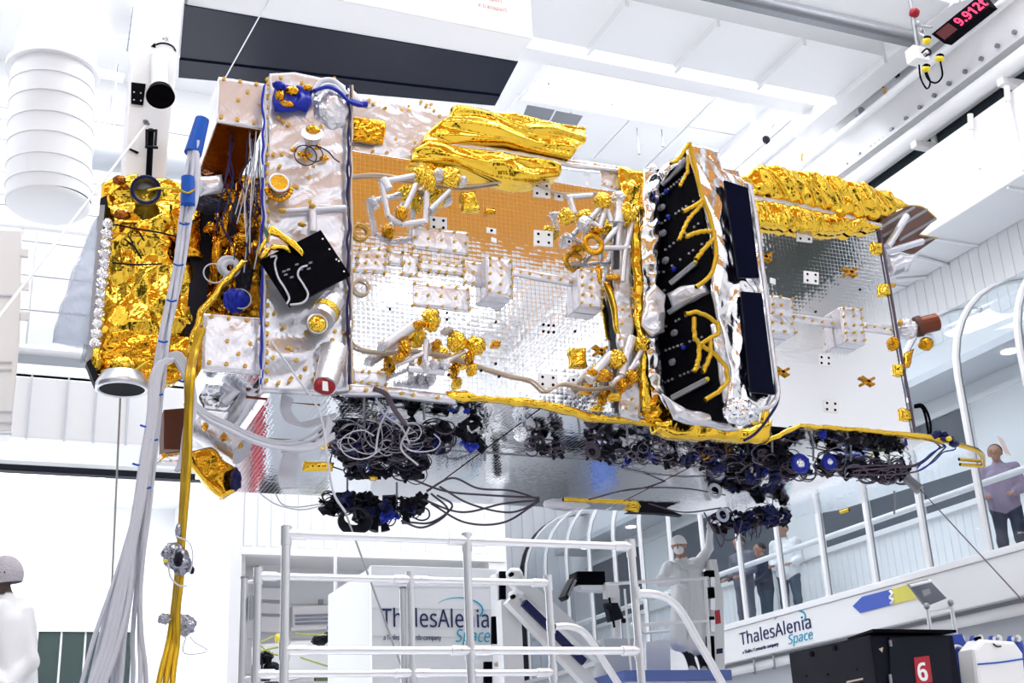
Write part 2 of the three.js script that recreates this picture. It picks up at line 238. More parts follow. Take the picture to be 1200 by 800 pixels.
{ // far recess wall, pale grey ribbed, behind the glass gallery
  const w = struct('wall_recess', box(XB, HALL.x1, 0, HALL.y, HALL.z0, HALL.z0 + 0.05), M.wallGrey), g = []; for (let x = XB + 0.1; x < HALL.x1; x += 0.3) g.push(box(x, x + 0.2, 0, 9, HALL.z0 + 0.03, HALL.z0 + 0.08)); part(w, 'cladding_ribs', g, M.wallGrey).userData.kind = 'stuff';
}
{ // side bay: window, pipes on the far wall
  const zb = HALL.z0, a = on(45, 740, PZ(zb)), b = on(128, 740, PZ(zb)); const w = struct('window_10', [box(a.x - 0.08, b.x + 0.4, a.y, a.y + 0.07, zb, zb + 0.08), box(a.x - 0.08, a.x, 1.5, a.y, zb, zb + 0.08)], M.white);
  for (let i = 0; i < 4; i++) part(w, 'pane', box(a.x + i * 0.46, a.x + i * 0.46 + 0.42, 1.5, a.y, zb + 0.01, zb + 0.03), dark([0.03, 0.045, 0.042], 0.2, 0.6));
  struct('trim', [bar(on(-20, 574, PZ(zb)), on(280, 591, PZ(zb)), 0.05, 0.06, V(0, 0, 1)), bar(on(28, 540, PZ(zb + 0.02)), on(28, 574, PZ(zb + 0.02)), 0.02, 0.03, V(0, 0, 1)), bar(on(-20, 716, PZ(zb)), on(130, 717, PZ(zb)), 0.05, 0.06, V(0, 0, 1)), bar(on(174, 645, PZ(zb)), on(168, 800, PZ(zb)), 0.04, 0.05, V(0, 0, 1))], M.wallGrey);
  const t = thing('wall_pipe', 'pale wall rail of three pipes on the far wall of the side bay', 'pipe', on(256, 715, PZ(zb + 0.1)));
  for (const y of [706, 718, 738]) part(t, 'pipe', rod(on(236, y, PZ(zb + 0.12)), on(273, y + 1, PZ(zb + 0.12)), 0.07), M.white);
}
// ---------------------------------------------------------------- ducts and pipes, left
{
  const pl = PZ(-15.6), path = [[57, 238], [58, 190], [60, 140], [62, 90], [72, 40], [100, 8], [160, -4]], P = poly(path, pl), t = thing('round_duct', 'fat white round ventilation duct with a bend and banded joints hanging on back wall', 'duct', P[0]);
  part(t, 'duct_body', tube(P, 0.53, 60, 40), M.duct);
  part(t, 'end_cap', (() => { const g = new THREE.SphereGeometry(0.53, 32, 16, 0, Math.PI * 2, Math.PI / 2, Math.PI / 2); g.scale(1, 0.35, 1); g.translate(P[0].x, P[0].y, P[0].z); return g; })(), M.duct);
  for (const y of [222, 200, 175, 152, 128, 106, 82]) { const c = on(lerp(62, 57, (y - 80) / 150), y, pl); const g = new THREE.CylinderGeometry(0.545, 0.545, 0.035, 40); g.translate(c.x, c.y, c.z); part(t, 'joint_band', g, M.duct); }
  const col = new THREE.CylinderGeometry(0.6, 0.6, 0.07, 40), c = on(62, 84, pl); col.translate(c.x, c.y, c.z); part(t, 'flange', col, M.white);
}
{
  const pl = PZ(-18.6); const t = thing('pipe_run', 'thin white horizontal pipes on the upper back wall beside the round duct', 'pipe', on(60, 150, pl));
  for (const [a, b, r] of [[[-20, 135], [40, 141], 0.05], [[100, 82], [145, 92], 0.08], [[95, 150], [142, 156], 0.05], [[95, 178], [230, 195], 0.26], [[-20, 213], [115, 226], 0.05], [[-20, 259], [110, 274], 0.05], [[-20, 222], [30, 226], 0.08]]) part(t, 'pipe', rod(on(...a, pl), on(...b, pl), r, r, 16), r > 0.2 ? M.ductGrey : M.white);
  for (const [a, b] of [[[137, 75], [133, 160]], [[28, 225], [27, 275]], [[104, 225], [102, 290]], [[52, 250], [50, 265]]]) part(t, 'hanger_rod', rod(on(...a, pl), on(...b, pl), 0.012), M.wallGrey);
}
{
  const a = on(22, 440, PZ(-17.4)), b = on(200, 442, PZ(-17.4)), c = on(100, 517, PZ(-17.4)); const t = thing('rectangular_duct', 'long white boxy duct with thin vertical straps along the back wall', 'duct', V((a.x + b.x) / 2, c.y, -18));
  part(t, 'duct_body', rbox(a.x - 1.5, XA - 0.2, c.y, a.y, -18.6, -17.4, 0.02), M.duct);
  for (const x of [34, 78, 112, 150, 186]) { const q = on(x, 480, PZ(-17.38)); part(t, 'strap', box(q.x - 0.012, q.x + 0.012, c.y - 0.02, a.y + 0.02, -17.42, -17.37), M.wallGrey); }
}
{
  const a = on(20, 402, PZ(-18.8)), b = on(110, 437, PZ(-18.8)); const t = thing('wall_beam', 'grey steel channel beam with a row of bolt holes above the boxy duct', 'beam', V(a.x, b.y, -19));
  part(t, 'beam_web', box(-2, XA, b.y, a.y, -19.3, -19.1), M.ductGrey); part(t, 'beam_flange', box(-2, XA, a.y - 0.06, a.y, -19.3, -18.8), M.white); part(t, 'beam_flange', box(-2, XA, b.y, b.y + 0.06, -19.3, -18.8), M.white);
  const g = []; for (let i = 0; i < 24; i++) g.push(rod(V(-0.6 + i * 0.18, (a.y + b.y) / 2 - 0.08, -19.1), V(-0.6 + i * 0.18, (a.y + b.y) / 2 - 0.08, -19.08), 0.022)); part(t, 'bolt_row', g, M.aluDark).userData.kind = 'stuff';
}
{ // white panel at the left edge with clips
  const pl = PZ(-12), t = thing('service_panel', 'tall white service panel with small clips and slots along its edge', 'panel', on(0, 505, pl));
  part(t, 'panel_body', slab([[-60, 266], [26, 270], [23, 400], [13, 505], [-60, 508]], pl, 0.35, 0.01), M.whiteGloss);
  for (const [x, y] of [[30, 296], [31, 335], [30, 370]]) part(t, 'clip', slab([[x - 6, y - 5], [x + 4, y - 4], [x + 3, y + 4], [x - 6, y + 3]], PZ(-11.98), 0.06), M.white);
  for (const y of [345, 423, 432, 481, 494, 507]) part(t, 'slot_lip', slab([[-40, y - 1], [14, y], [14, y + 2], [-40, y + 1]], PZ(-11.985), 0.03), M.wallGrey);
}
// ---------------------------------------------------------------- right wall: duct, tube, runway
{
  const y0 = 8.02, y1 = 9.22, t = thing('rectangular_duct', 'huge white boxy duct with sling rods running along the right wall under the dark windows', 'duct', V(12.5, y0, -8));
  part(t, 'duct_body', rbox(11.98, 12.98, y0, y1, -15.6, -6.6, 0.02), M.whiteGloss);
  for (const [a, b] of [[[1075, 301], [1115, 312]], [[1050, 328], [1085, 325]]]) part(t, 'joint_rail', rod(on(...a, PY(y0 - 0.03)), on(...b, PY(y0 - 0.03)), 0.03), M.white);
  for (const z of [-14.2, -12.6, -11, -9.4, -7.8]) part(t, 'joint_rail', box(12.02, 12.95, y0 - 0.03, y0, z, z + 0.05), M.white);
  for (const [x, yy, x2, y2] of [[1181, 119, 1200, 200], [1138, 152, 1148, 198]]) part(t, 'hanger_rod', [rod(on(x, yy, PX(11.9)), on(x2, y2, PX(11.9)), 0.025), rod(on(x, yy, PX(11.9)), on(x - 1, yy - 18, PX(11.9)), 0.04)], M.white);
}
{
  const pl = PX(12.22), a = on(1005, 208, pl), b = on(1215, 54, pl); const t = thing('wall_tube', 'fat white tube on angled brackets running in front of the dark wall windows', 'tube', V(12.22, a.y, (a.z + b.z) / 2));
  part(t, 'tube_body', rod(V(12.22, a.y, -17.5), V(12.22, a.y, 2), 0.12, 0.13, 20), M.white);
  for (const [x, y] of [[1090, 180], [1190, 92]]) { const q = on(x, y, PX(12.4)); part(t, 'bracket', [box(12.15, 12.97, a.y - 0.22, a.y - 0.11, q.z - 0.1, q.z + 0.02)], M.white); }
}
{ // crane runway girder with bolts
  const q = on(1190, 38, PX(12.4)), yb = on(1100, 140, PX(12.4)).y; const t = thing('crane_runway', 'white crane runway girder along right wall with rows of dark bolts', 'girder', V(12.6, 10.3, -8));
  part(t, 'girder_web', box(12.42, 12.6, 10.12, 11.4, -19.3, 9), M.white); part(t, 'girder_flange', box(12.2, 12.96, 11.4, 11.52, -19.3, 9), M.white); part(t, 'girder_flange', box(12.3, 12.96, 10.08, 10.14, -19.3, 9), M.white);
  for (const [x, y] of [[1190, 38], [1170, 54], [1151, 69], [1132, 84], [1113, 98], [1096, 112], [1079, 126], [1063, 139], [1046, 152], [1008, 181], [993, 193]]) { const c = on(x, y, PX(12.41)); part(t, 'bolt', rod(c, c.clone().add(V(-0.04, 0, 0)), 0.035, 0.035, 8), M.aluDark); }
  const g = []; for (let k = 0; k < 22; k++) { const c = on(1022 + (k % 8) * 5 + Math.floor(k / 8) * 8, 172 - (k % 8) * 3.4 + Math.floor(k / 8) * 9, PX(12.41)); g.push(rod(c, c.clone().add(V(-0.03, 0, 0)), 0.02, 0.02, 6)); } part(t, 'splice_bolts', g, M.aluDark).userData.kind = 'stuff';
}
{ // conductor rail tube in front
  const pl = PX(11.9), a = on(935, 199, pl), b = on(1190, -8, pl); const t = thing('conductor_rail', 'slim white conductor rail with clips hung beside crane runway', 'rail', V(11.9, a.y, (a.z + b.z) / 2));
  part(t, 'rail_tube', rod(a, b, 0.065, 0.065, 12), M.white);
  for (const [x, y] of [[940, 190], [1037, 113]]) part(t, 'clip', [rod(on(x, y, pl), on(x - 1, y - 9, pl), 0.02), blob(x, y - 9, 2.4, 2, pl, 0.02)], M.goldDot);
  part(t, 'cap', rod(on(1005, 133, pl), on(1010, 130, pl), 0.07), M.aluDark);
}
// ---------------------------------------------------------------- travelling crane
{
  const yb = 10.9, pl = PY(yb), t = thing('bridge_crane', 'white double-girder bridge crane under ceiling with a grey rail', 'crane', V(8, yb, -12));
  const za = on(760, 72, pl).z, zb2 = on(800, 8, pl).z;
  part(t, 'girder', box(-6.5, 12.15, yb, yb + 1.1, zb2 - 0.1, za + 0.02), M.white);
  for (let i = 0; i < 7; i++) part(t, 'gusset_plate', box(3 + i * 1.45, 3.06 + i * 1.45, yb - 0.12, yb, zb2 - 0.1, za), M.white);
  const za2 = on(760, 95, PY(yb + 0.2)).z, zb3 = on(760, 84, PY(yb + 0.2)).z;
  part(t, 'walkway_beam', box(-6.5, 11.9, yb + 0.2, yb + 0.6, Math.min(za2, zb3) - 0.1, Math.max(za2, zb3)), M.white);
  const r = PY(yb - 0.12), a = on(830, 3, r), b = on(1072, 57, r), c = on(1072, 44, r);
  part(t, 'crane_rail', box(a.x - 2, b.x, yb - 0.12, yb + 0.1, b.z, b.z + 0.12), M.aluDark); part(t, 'crane_rail', box(a.x - 2, b.x, yb - 0.06, yb + 0.1, b.z + 0.12, b.z + 0.24), M.alu);
  part(t, 'girder', box(-6.5, 12.15, yb, yb + 1.1, b.z + 0.24, b.z + 0.95), M.white);
  part(t, 'end_carriage', box(11.75, 12.18, yb - 0.05, yb + 0.9, zb2 - 2.5, b.z + 2.2), M.white);
  part(t, 'service_box', slab([[1005, 88], [1011, 79], [1056, 89], [1043, 104], [1010, 99]], PY(yb + 0.1), 0.3), M.navy); part(t, 'box_cover', slab([[1007, 91], [1015, 85], [1052, 92], [1043, 104]], PY(yb + 0.09), 0.03), M.wallGrey);
}
{ // load display
  const pl = PX(11.55), d = thing('load_display', 'black hanging display with red digits reading 9.912t', 'display', on(1125, 28, pl));
  const q = [[1091, 40], [1148, -6], [1160, 8], [1106, 51]], P = poly(q, pl); const zr = P[0].z;
  const u = P[1].clone().sub(P[0]).normalize(), nrm = P3(P[0], P[1], P[3]);
  part(d, 'housing', slabP(P, nrm, 0.14, 0.01), M.black);
  const v = P[0].clone().sub(P[3]).normalize(), h = P[0].distanceTo(P[3]), w = P[0].distanceTo(P[1]), s = h * 0.62, tw = textWidth('9.912t', s, fontBold);
  const org = P[3].clone().addScaledVector(u, w * 0.4).addScaledVector(v, h * 0.18).addScaledVector(nrm.n, 0.004);
  const g = text('9.912t', s, 0.006, V(0, 0, 0), V(1, 0, 0), V(0, 1, 0), fontBold); g.scale(w * 0.56 / tw, 1, 1); g.applyMatrix4(new THREE.Matrix4().makeBasis(u, v, nrm.n).setPosition(org));
  part(d, 'red_digits', g, std([0.4, 0.01, 0.03], 0.5, 0, { emissive: new THREE.Color(1, 0.03, 0.12), emissiveIntensity: 1.6 }), { label: 'glowing red digits' });
  part(d, 'dim_field', slabP([P[3].clone().addScaledVector(u, w * 0.06).addScaledVector(v, h * 0.15).addScaledVector(nrm.n, 0.003), P[3].clone().addScaledVector(u, w * 0.33).addScaledVector(v, h * 0.15).addScaledVector(nrm.n, 0.003), P[3].clone().addScaledVector(u, w * 0.33).addScaledVector(v, h * 0.85).addScaledVector(nrm.n, 0.003), P[3].clone().addScaledVector(u, w * 0.06).addScaledVector(v, h * 0.85).addScaledVector(nrm.n, 0.003)], nrm, 0.002), std([0.08, 0.004, 0.006], 0.5));
  part(d, 'hanger', [rod(on(1122, 4, pl), on(1119, -20, pl), 0.03), rod(on(1129, 2, pl), on(1126, -20, pl), 0.03)], M.white);
}
{ // beacon, control box, horns and cables on the crane
  const pl = PX(10.6), b = thing('crane_signal_mast', 'red beacon above a white control box with yellow horns and black looped cables', 'signal mast', on(1075, 75, pl));
  part(b, 'mast', [rod(on(1066, -5, pl), on(1076, 60, pl), 0.03), rod(on(1074, 30, pl), on(1092, 32, pl), 0.015), rod(on(1078, 40, pl), on(1084, 44, pl), 0.03), rod(on(1080, 28, pl), on(1088, 46, pl), 0.012)], M.aluDark);
  part(b, 'beacon', blob(1071.5, 15, 6, 6, pl, 0.07, { amp: 0.02 }), M.red, { label: 'round red beacon' });
  part(b, 'control_box', rbox(...(() => { const q = on(1075, 66, pl), m = px2m(1075, 66, pl); return [q.x - 0.12, q.x + 0.12, q.y - 9.5 * m, q.y + 9.5 * m, q.z - 8 * m, q.z + 8 * m]; })(), 0.02), M.white);
  for (const [x, y] of [[1101, 69], [1085, 81], [1086, 48]]) { const h = part(b, 'horn', blob(x, y, 4.6, 4.2, pl, 0.06, { amp: 0.03 }), M.yellow, { label: 'yellow horn' }); part(h, 'rim', blob(x + 0.5, y - 3.4, 4.2, 2.4, pl, 0.055, { amp: 0.02 }), M.black); }
  for (const g of [pxTube([[1077, 76], [1079, 92], [1087, 104], [1090, 98], [1086, 85]], pl, 0.012), pxTube([[1083, 80], [1087, 92], [1097, 97], [1104, 90], [1102, 72]], pl, 0.012), pxTube([[1080, 62], [1086, 57], [1091, 62], [1084, 66]], pl, 0.012)]) part(b, 'cable_loop', g, M.black);
  part(b, 'junction', [blob(1076, 28, 3, 4, pl, 0.03), blob(1080, 36, 2.4, 3, pl, 0.03), blob(1085, 64, 3, 2, pl, 0.03)], M.aluDark);
}
{ // a slim stay wire with a pulley, ceiling rods, other small fittings
  const pl = PZ(-16.4), t = thing('stay_cable', 'dark stay cable with a small pulley crossing in front of the white ceiling', 'cable', on(897, 163, pl));
  part(t, 'wire', rod(on(852, 207, pl), on(965, 108, pl), 0.014), M.aluDark); part(t, 'pulley', blob(898, 164, 5, 6, pl, 0.05), M.rubber);
  part(t, 'white_pipe', rod(on(840, 196, PZ(-17)), on(905, 140, PZ(-17)), 0.1), M.white); part(t, 'hanger', rod(on(881, 118, PZ(-17)), on(884, 160, PZ(-17)), 0.05), M.white);
  for (const [x, y, L] of [[746, 148, 0.6], [642, 78, 0.35], [775, 150, 0.4], [716, 105, 0.3]]) { const q = on(x, y, PY(HALL.y)), e = q.clone().add(V(0, -L, 0)), s = new THREE.SphereGeometry(0.03, 8, 6); s.translate(e.x, e.y, e.z); single('sprinkler_drop', 'thin sprinkler drop rod hanging from the white ceiling', 'sprinkler', [rod(q, e, 0.012), s], M.aluDark, 'ceiling sprinkler drops'); }
}
// ---------------------------------------------------------------- second crane over the photographer (the mirror tiles show it)
{
  const t = thing('amber_crane', 'amber painted crane girder spanning the hall behind the viewer', 'crane', V(4, 11.2, -0.5));
  part(t, 'girder', rbox(-6.4, 12.15, 11.2, 12.4, -2.3, 1.35, 0.03), std([0.82, 0.32, 0.008], 0.5)); part(t, 'end_carriage', box(11.8, 12.15, 11.05, 11.2, -2.8, 1.8), M.aluDark); const cb = thing('added_dark_box', 'added unseen dark teal box that puts a dark patch into the radiator reflection', 'added box', V(12.14, 8.4, -4.5)); part(cb, 'dark_box_body', rbox(12, 12.28, 8.4, 10.05, -5.6, -3.5, 0.04), dark([0.02, 0.04, 0.045], 0.3, 0.8)); for (const z of [-5.3, -3.8]) part(cb, 'hanger_post', box(12.05, 12.17, 10, 11.4, z - 0.06, z + 0.06), M.white);  // dark box added out of view for the dark reflection in the right radiator
}

{ // added unseen dark shutters, left and behind the viewer, giving the foils dark reflections
  const k = dark([0.03, 0.034, 0.042], 0.5, 0.5); const a = struct('door_1', box(HALL.x0, HALL.x0 + 0.06, 0, 7.5, -15, -5), k), b = struct('door_2', box(HALL.x0, HALL.x0 + 0.06, 0, 7.5, -2, 7), k), c = struct('door_3', box(-6, 0.5, 0, 7, HALL.z1 - 0.06, HALL.z1), k), d = struct('door_4', box(6, 11.5, 0, 6, HALL.z1 - 0.06, HALL.z1), k);
  for (const [m, z0, z1] of [[a, -15, -5], [b, -2, 7]]) for (let i = 0; i < 14; i++) part(m, 'shutter_slat', box(HALL.x0 + 0.06, HALL.x0 + 0.08, i * 0.53 + 0.02, i * 0.53 + 0.5, z0 + 0.05, z1 - 0.05), k);
  for (const [m, x0, x1, n] of [[c, -6, 0.5, 13], [d, 6, 11.5, 11]]) for (let i = 0; i < n; i++) part(m, 'shutter_slat', box(x0 + 0.05, x1 - 0.05, i * 0.53 + 0.02, i * 0.53 + 0.5, HALL.z1 - 0.08, HALL.z1 - 0.06), k);
}

{ // things along the back of the hall that only the mirror underside shows
  const r = thing('red_cabinet', 'red steel cabinet standing in the wall recess', 'cabinet', V(4.25, 0, -19.9)); part(r, 'cabinet_body', rbox(3.95, 4.55, 0.05, 2.5, -20.2, -19.7, 0.02), std([0.55, 0.015, 0.03], 0.4)); part(r, 'cabinet_door', rbox(3.98, 4.52, 0.1, 2.45, -19.7, -19.68, 0.005), std([0.55, 0.015, 0.03], 0.4)); part(r, 'handle', box(4.45, 4.48, 1.1, 1.3, -19.68, -19.65), M.alu);
  const y = thing('yellow_bin', 'yellow waste bin standing in the wall recess', 'bin', V(5.35, 0, -19.6)); part(y, 'bin_body', rbox(5.05, 5.65, 0, 1.15, -19.9, -19.3, 0.04), std([0.75, 0.62, 0.08], 0.5)); part(y, 'bin_lid', rbox(5.02, 5.68, 1.15, 1.22, -19.93, -19.27, 0.02), std([0.7, 0.56, 0.06], 0.5));
  const b = thing('blue_container', 'pale blue container standing in the far recess', 'container', V(9.9, 0, -19)); part(b, 'container_body', rbox(9.75, 10.05, 0, 2.2, -19.2, -18.8, 0.03), std([0.14, 0.24, 0.62], 0.5)); part(b, 'container_lid', rbox(9.73, 10.07, 2.2, 2.26, -19.22, -18.78, 0.01), std([0.1, 0.18, 0.5], 0.5));
}
// ================================================================ glazed visitor gallery on the right wall
const GX = 11.3, galSill = on(1028, 686, PX(GX)).y, galBase = on(900, 766, PX(GX - 0.05)).y, galZ = on(1028, 686, PX(GX)).z, galStep = (on(1091, 669, PX(GX)).z - on(876, 726.5, PX(GX)).z) / 4;
{
  const t = thing('visitor_gallery', 'glazed walkway with curved white ribs and bright glass along the right wall', 'gallery', V(12.1, galBase, -16));
  const k0 = -Math.floor((galZ - (HALL.z0 + 0.8)) / galStep), k1 = 5, yS = 5.55, prof = (inset = 0) => { const P = [[GX + inset, galSill], [GX + inset, (galSill + yS) / 2], [GX + inset, yS]]; for (let a = 1; a <= 9; a++) P.push([13 - (13 - GX - inset) * Math.cos(a * 10 * DEG), yS + (1.55 - inset) * Math.sin(a * 10 * DEG)]); return P; };
  const ribG = (o = -0.03, i = 0.035) => { const s = new THREE.Shape(), A = prof(o), B = prof(i).reverse(); A.concat(B).forEach(([x, y], i) => i ? s.lineTo(x, y) : s.moveTo(x, y)); const g = new THREE.ExtrudeGeometry(s, { depth: 0.07, bevelEnabled: false }); g.translate(0, 0, -0.035); return g; };
  const zs = k => galZ + k * galStep;
  for (let k = k0; k <= k1; k++) { const g = ribG(); g.translate(0, 0, zs(k)); part(t, 'rib', g, M.whiteGloss); const e = ribG(-0.004, 0.012); e.scale(1, 1, 0.15); e.translate(0.02, 0, zs(k) + 0.041); part(t, 'rib_seal', e, M.aluDark); }
  for (let k = k0; k < k1; k++) { const P = prof(0.01), pos = [], idx = [], z0 = zs(k) + 0.035, z1 = zs(k + 1) - 0.035; P.forEach(([x, y]) => pos.push(x, y, z0, x, y, z1)); for (let i = 0; i < P.length - 1; i++) idx.push(2 * i, 2 * i + 1, 2 * i + 2, 2 * i + 1, 2 * i + 3, 2 * i + 2); const g = new THREE.BufferGeometry(); g.setAttribute('position', new THREE.Float32BufferAttribute(pos, 3)); g.setAttribute('uv', new THREE.Float32BufferAttribute(new Float32Array(P.length * 4), 2)); g.setIndex(idx); g.computeVertexNormals(); part(t, 'pane', g, glassPane); }
  const zA = zs(k0) - 0.3, zB = zs(k1);
  { const g = ribG(); g.scale(1, 1, 4); g.translate(0, 0, zA + 0.15); part(t, 'end_arch', g, M.rubber); }
  part(t, 'sill_rail', rbox(GX - 0.07, GX + 0.08, galSill - 0.06, galSill + 0.03, zA, zB, 0.01), M.whiteGloss);
  const fz = on(848, 760, PX(GX - 0.05)).z;
  part(t, 'fascia', rbox(GX - 0.05, GX + 0.1, galBase, galSill - 0.06, fz, zB, 0.015), M.whiteGloss);
  part(t, 'fascia_back', box(GX - 0.02, GX + 0.1, galBase, galSill - 0.06, zA, fz), M.white);
  part(t, 'floor_slab', box(GX, 12.97, galBase + 0.05, galBase + 0.3, zA, zB), M.white);
  part(t, 'soffit_beam', box(GX + 0.25, 12.97, galBase - 0.45, galBase + 0.05, zA, zB), M.wallGrey);
  part(t, 'lower_pipe', rod(V(GX + 0.1, galBase - 0.12, zA), V(GX + 0.1, galBase - 0.12, zB), 0.07), M.white);
  for (const [x, y] of [[884, 781], [907, 775]]) { const q = on(x, y, PX(GX)); part(t, 'hook', tube([V(GX, galBase, q.z), V(GX - 0.03, q.y, q.z + 0.05), V(GX, q.y - 0.1, q.z), V(GX + 0.03, q.y - 0.08, q.z - 0.08)], 0.015), M.aluDark); }
  const hy = on(1040, 605, PX(GX + 0.25)).y; part(t, 'handrail', rod(V(GX + 0.25, hy, zA), V(GX + 0.25, hy, zB), 0.045, 0.045, 12), M.whiteGloss);
  // the wall behind the walkway: boards below, dark inner windows above
  const yT = on(1180, 455, PX(12.95)).y, yB = on(1180, 572, PX(12.95)).y;
  const frame = part(t, 'inner_window_frame', [box(12.9, 12.98, yT, yT + 0.08, zA, zB), box(12.9, 12.98, yB - 0.08, yB, zA, zB)], M.white);
  for (let k = 0; zs(k0) + k * 1.25 < zB - 1; k++) { const z = zs(k0) + k * 1.25; part(frame, 'mullion', box(12.9, 12.98, yB, yT, z, z + 0.07), M.white); if (k % 4 === 2) part(frame, 'wall_infill', box(12.93, 12.98, yB, yT, z + 0.07, z + 1.25), M.wall); else part(frame, 'inner_pane', box(12.94, 12.97, yB, yT, z + 0.07, z + 1.25), M.winInner || (M.winInner = std([0.07, 0.085, 0.11], 0.15))); }
  const rb = []; for (let z = zA; z < zB; z += 0.16) rb.push(box(12.972, 12.985, galBase + 0.3, yB - 0.08, z, z + 0.14)); part(t, 'wainscot_panel', box(12.98, 12.995, galBase + 0.3, yB - 0.08, zA, zB), M.wall); part(t, 'wainscot_boards', rb, M.wall).userData.kind = 'stuff';
  part(t, 'ceiling_trough', box(12.2, 12.97, yS + 0.55, yS + 0.66, zA, zB), M.wallGrey);
  for (let z = zA + 1; z < zB; z += 2.2) part(t, 'downlight', (() => { const g = new THREE.CylinderGeometry(0.11, 0.11, 0.02, 16); g.translate(12.5, yS + 0.54, z); return g; })(), M.lampFace);
}
function logo(parentName, label, org, u, v, S, back) {          // company lettering in navy and teal, S = cap height
  const n = new THREE.Vector3().crossVectors(u, v).normalize(), at = (a, b, d = 0) => org.clone().addScaledVector(u, a * S).addScaledVector(v, b * S).addScaledVector(n, d);
  const t = thing('wall_sign', label, 'sign', at(4, -1, 0));
  const w1 = textWidth('ThalesAlenia', S * 1.0);
  const fit = (str, size, width, f, shear, pos) => { const g = new TextGeometry(str, { font: f, size, depth: 0.008, curveSegments: 4 }); const w = textWidth(str, size, f); g.scale(width / w, 1, 1); if (shear) g.applyMatrix4(new THREE.Matrix4().set(1, shear, 0, 0, 0, 1, 0, 0, 0, 0, 1, 0, 0, 0, 0, 1)); g.applyMatrix4(new THREE.Matrix4().makeBasis(u, v, n).setPosition(pos)); return g; };
  part(t, 'navy_lettering', fit('ThalesAlenia', S, 6.45 * S, font, 0, at(0, 0)), M.signNavy || (M.signNavy = std([0.012, 0.018, 0.1], 0.5)), { label: 'navy company name' });
  part(t, 'teal_lettering', fit('Space', S * 0.72, 2.1 * S, font, 0.18, at(4.33, -0.82)), M.signTeal || (M.signTeal = std([0.02, 0.38, 0.55], 0.5)), { label: 'teal slanted word' });
  part(t, 'tagline', fit('a Thales / Leonardo company', S * 0.27, 3.4 * S, font, 0, at(0.1, -0.72)), M.signNavy);
  const A = []; for (let i = 0; i <= 22; i++) { const a = lerp(150, -32, i / 22) * DEG; A.push([4.65 + 1.45 * Math.cos(a), 1.0 + 0.68 * Math.sin(a)]); }
  const sw = []; A.forEach(([x, y], i) => { const k = 0.055 * Math.min(1, i / 14) + 0.012; sw.push([x, y, k]); });
  const g = []; for (let i = 0; i < sw.length - 1; i++) { g.push(bar(at(sw[i][0], sw[i][1], 0.004), at(sw[i + 1][0], sw[i + 1][1], 0.004), S * sw[i + 1][2] * 1.4, 0.006, n)); } part(t, 'swoosh', g, M.signTeal);
  return t;
}
{ const pl = PX(GX - 0.052), o = on(868, 755.5, pl), e = on(951, 735.5, pl); o.y = (o.y + on(951, 736, pl).y) / 2; logo('wall_sign', 'navy and teal company name lettered on the white gallery fascia', o, V(0, 0, 1), V(0, 0.64, 0), (e.z - o.z) / 6.45); }
{ const pl = PX(GX - 0.052), t = thing('arrow_sign', 'flat blue and yellow pointed arrow sign on the gallery fascia', 'sign', on(1040, 705, pl)); const th = 0.012, pf = PX(GX - 0.062);
  part(t, 'blue_half', slab([[999, 710], [1010, 699], [1044, 690], [1046, 708], [1008, 718]], pf, th), std([0.06, 0.12, 0.5], 0.5)); part(t, 'yellow_half', slab([[1044.5, 690], [1084, 679], [1096, 687], [1078, 700], [1046.5, 708]], pf, th), std([0.72, 0.66, 0.12], 0.5));
  part(t, 'white_mark', [pxTube([[1043, 692], [1046, 696], [1043, 700], [1047, 703], [1044, 707]], PX(GX - 0.066), 0.02)], M.white); }
// ================================================================ the satellite
const ZF = -10, PF = PZ(ZF), sat = thing('satellite', 'huge foil-wrapped satellite with gold and silver blankets and mirror-tiled radiators, hanging sideways', 'satellite', V(5.5, 4.08, -11.8));
const sp = (n, g, m, e) => part(sat, n, g, m, e);
const YB = 4.1;
sp('core_box', box(2.05, 8.85, YB + 0.06, 6.4, -13.55, ZF - 0.06), M.silver);
const panelG = (x0, x1, y0, y1) => { const g = new RoundedBoxGeometry(x1 - x0, y1 - y0, 0.05, 1, 0.006); g.translate((x0 + x1) / 2, (y0 + y1) / 2, ZF - 0.025); return worldUV(g); };
sp('radiator_panel', panelG(2.8, 6.3, YB, 6.46), M.mirror, { label: 'mirror-tiled radiator face' });
sp('radiator_panel', panelG(6.31, 8.88, YB, 6.5), M.mirror, { label: 'mirror-tiled radiator face' });
// underside panels (three boards with a thin joint), mirror tiled as well
{
  const pl = PY(YB - 0.03), F0 = on(300, 452, pl), zf = ZF + 0.02, zr = on(600, 592, pl).z, tip = [on(1100, 514, pl), on(1148, 530, pl), on(1152, 545, pl), on(985, 597, pl)];
  const U = (P) => worldUV(slabP(P, pl, 0.05)); const y = YB - 0.03, c = (x, z) => V(x, y, z);
  sp('underside_board', U([c(2.15, zf), c(4.6, zf), c(4.6, zr), c(2.15, zr)]), M.mirror); sp('underside_board', U([c(4.62, zf), c(7.1, zf), c(7.1, zr), c(4.62, zr)]), M.mirror);
  sp('underside_board', U([c(7.12, zf), c(tip[0].x, zf), tip[1], tip[2], tip[3], c(tip[3].x - 0.4, zr), c(7.12, zr)]), M.mirror);
  sp('underside_joint', [box(2.15, 10, y - 0.008, y, -11.545, -11.53)], M.aluDark);
  const ed = (pts, r) => tube(pts, r, 40, 6);
  sp('gold_edge', [ed([tip[0], tip[1], tip[2]], 0.03), ed([on(1125, 544, PY(YB - 0.06)), on(1150, 546, PY(YB - 0.06))], 0.02), ed([on(985, 600, pl), on(995, 597, pl)], 0.025), ed([on(660, 585, pl), on(735, 588, pl)], 0.03)], M.gold);
}
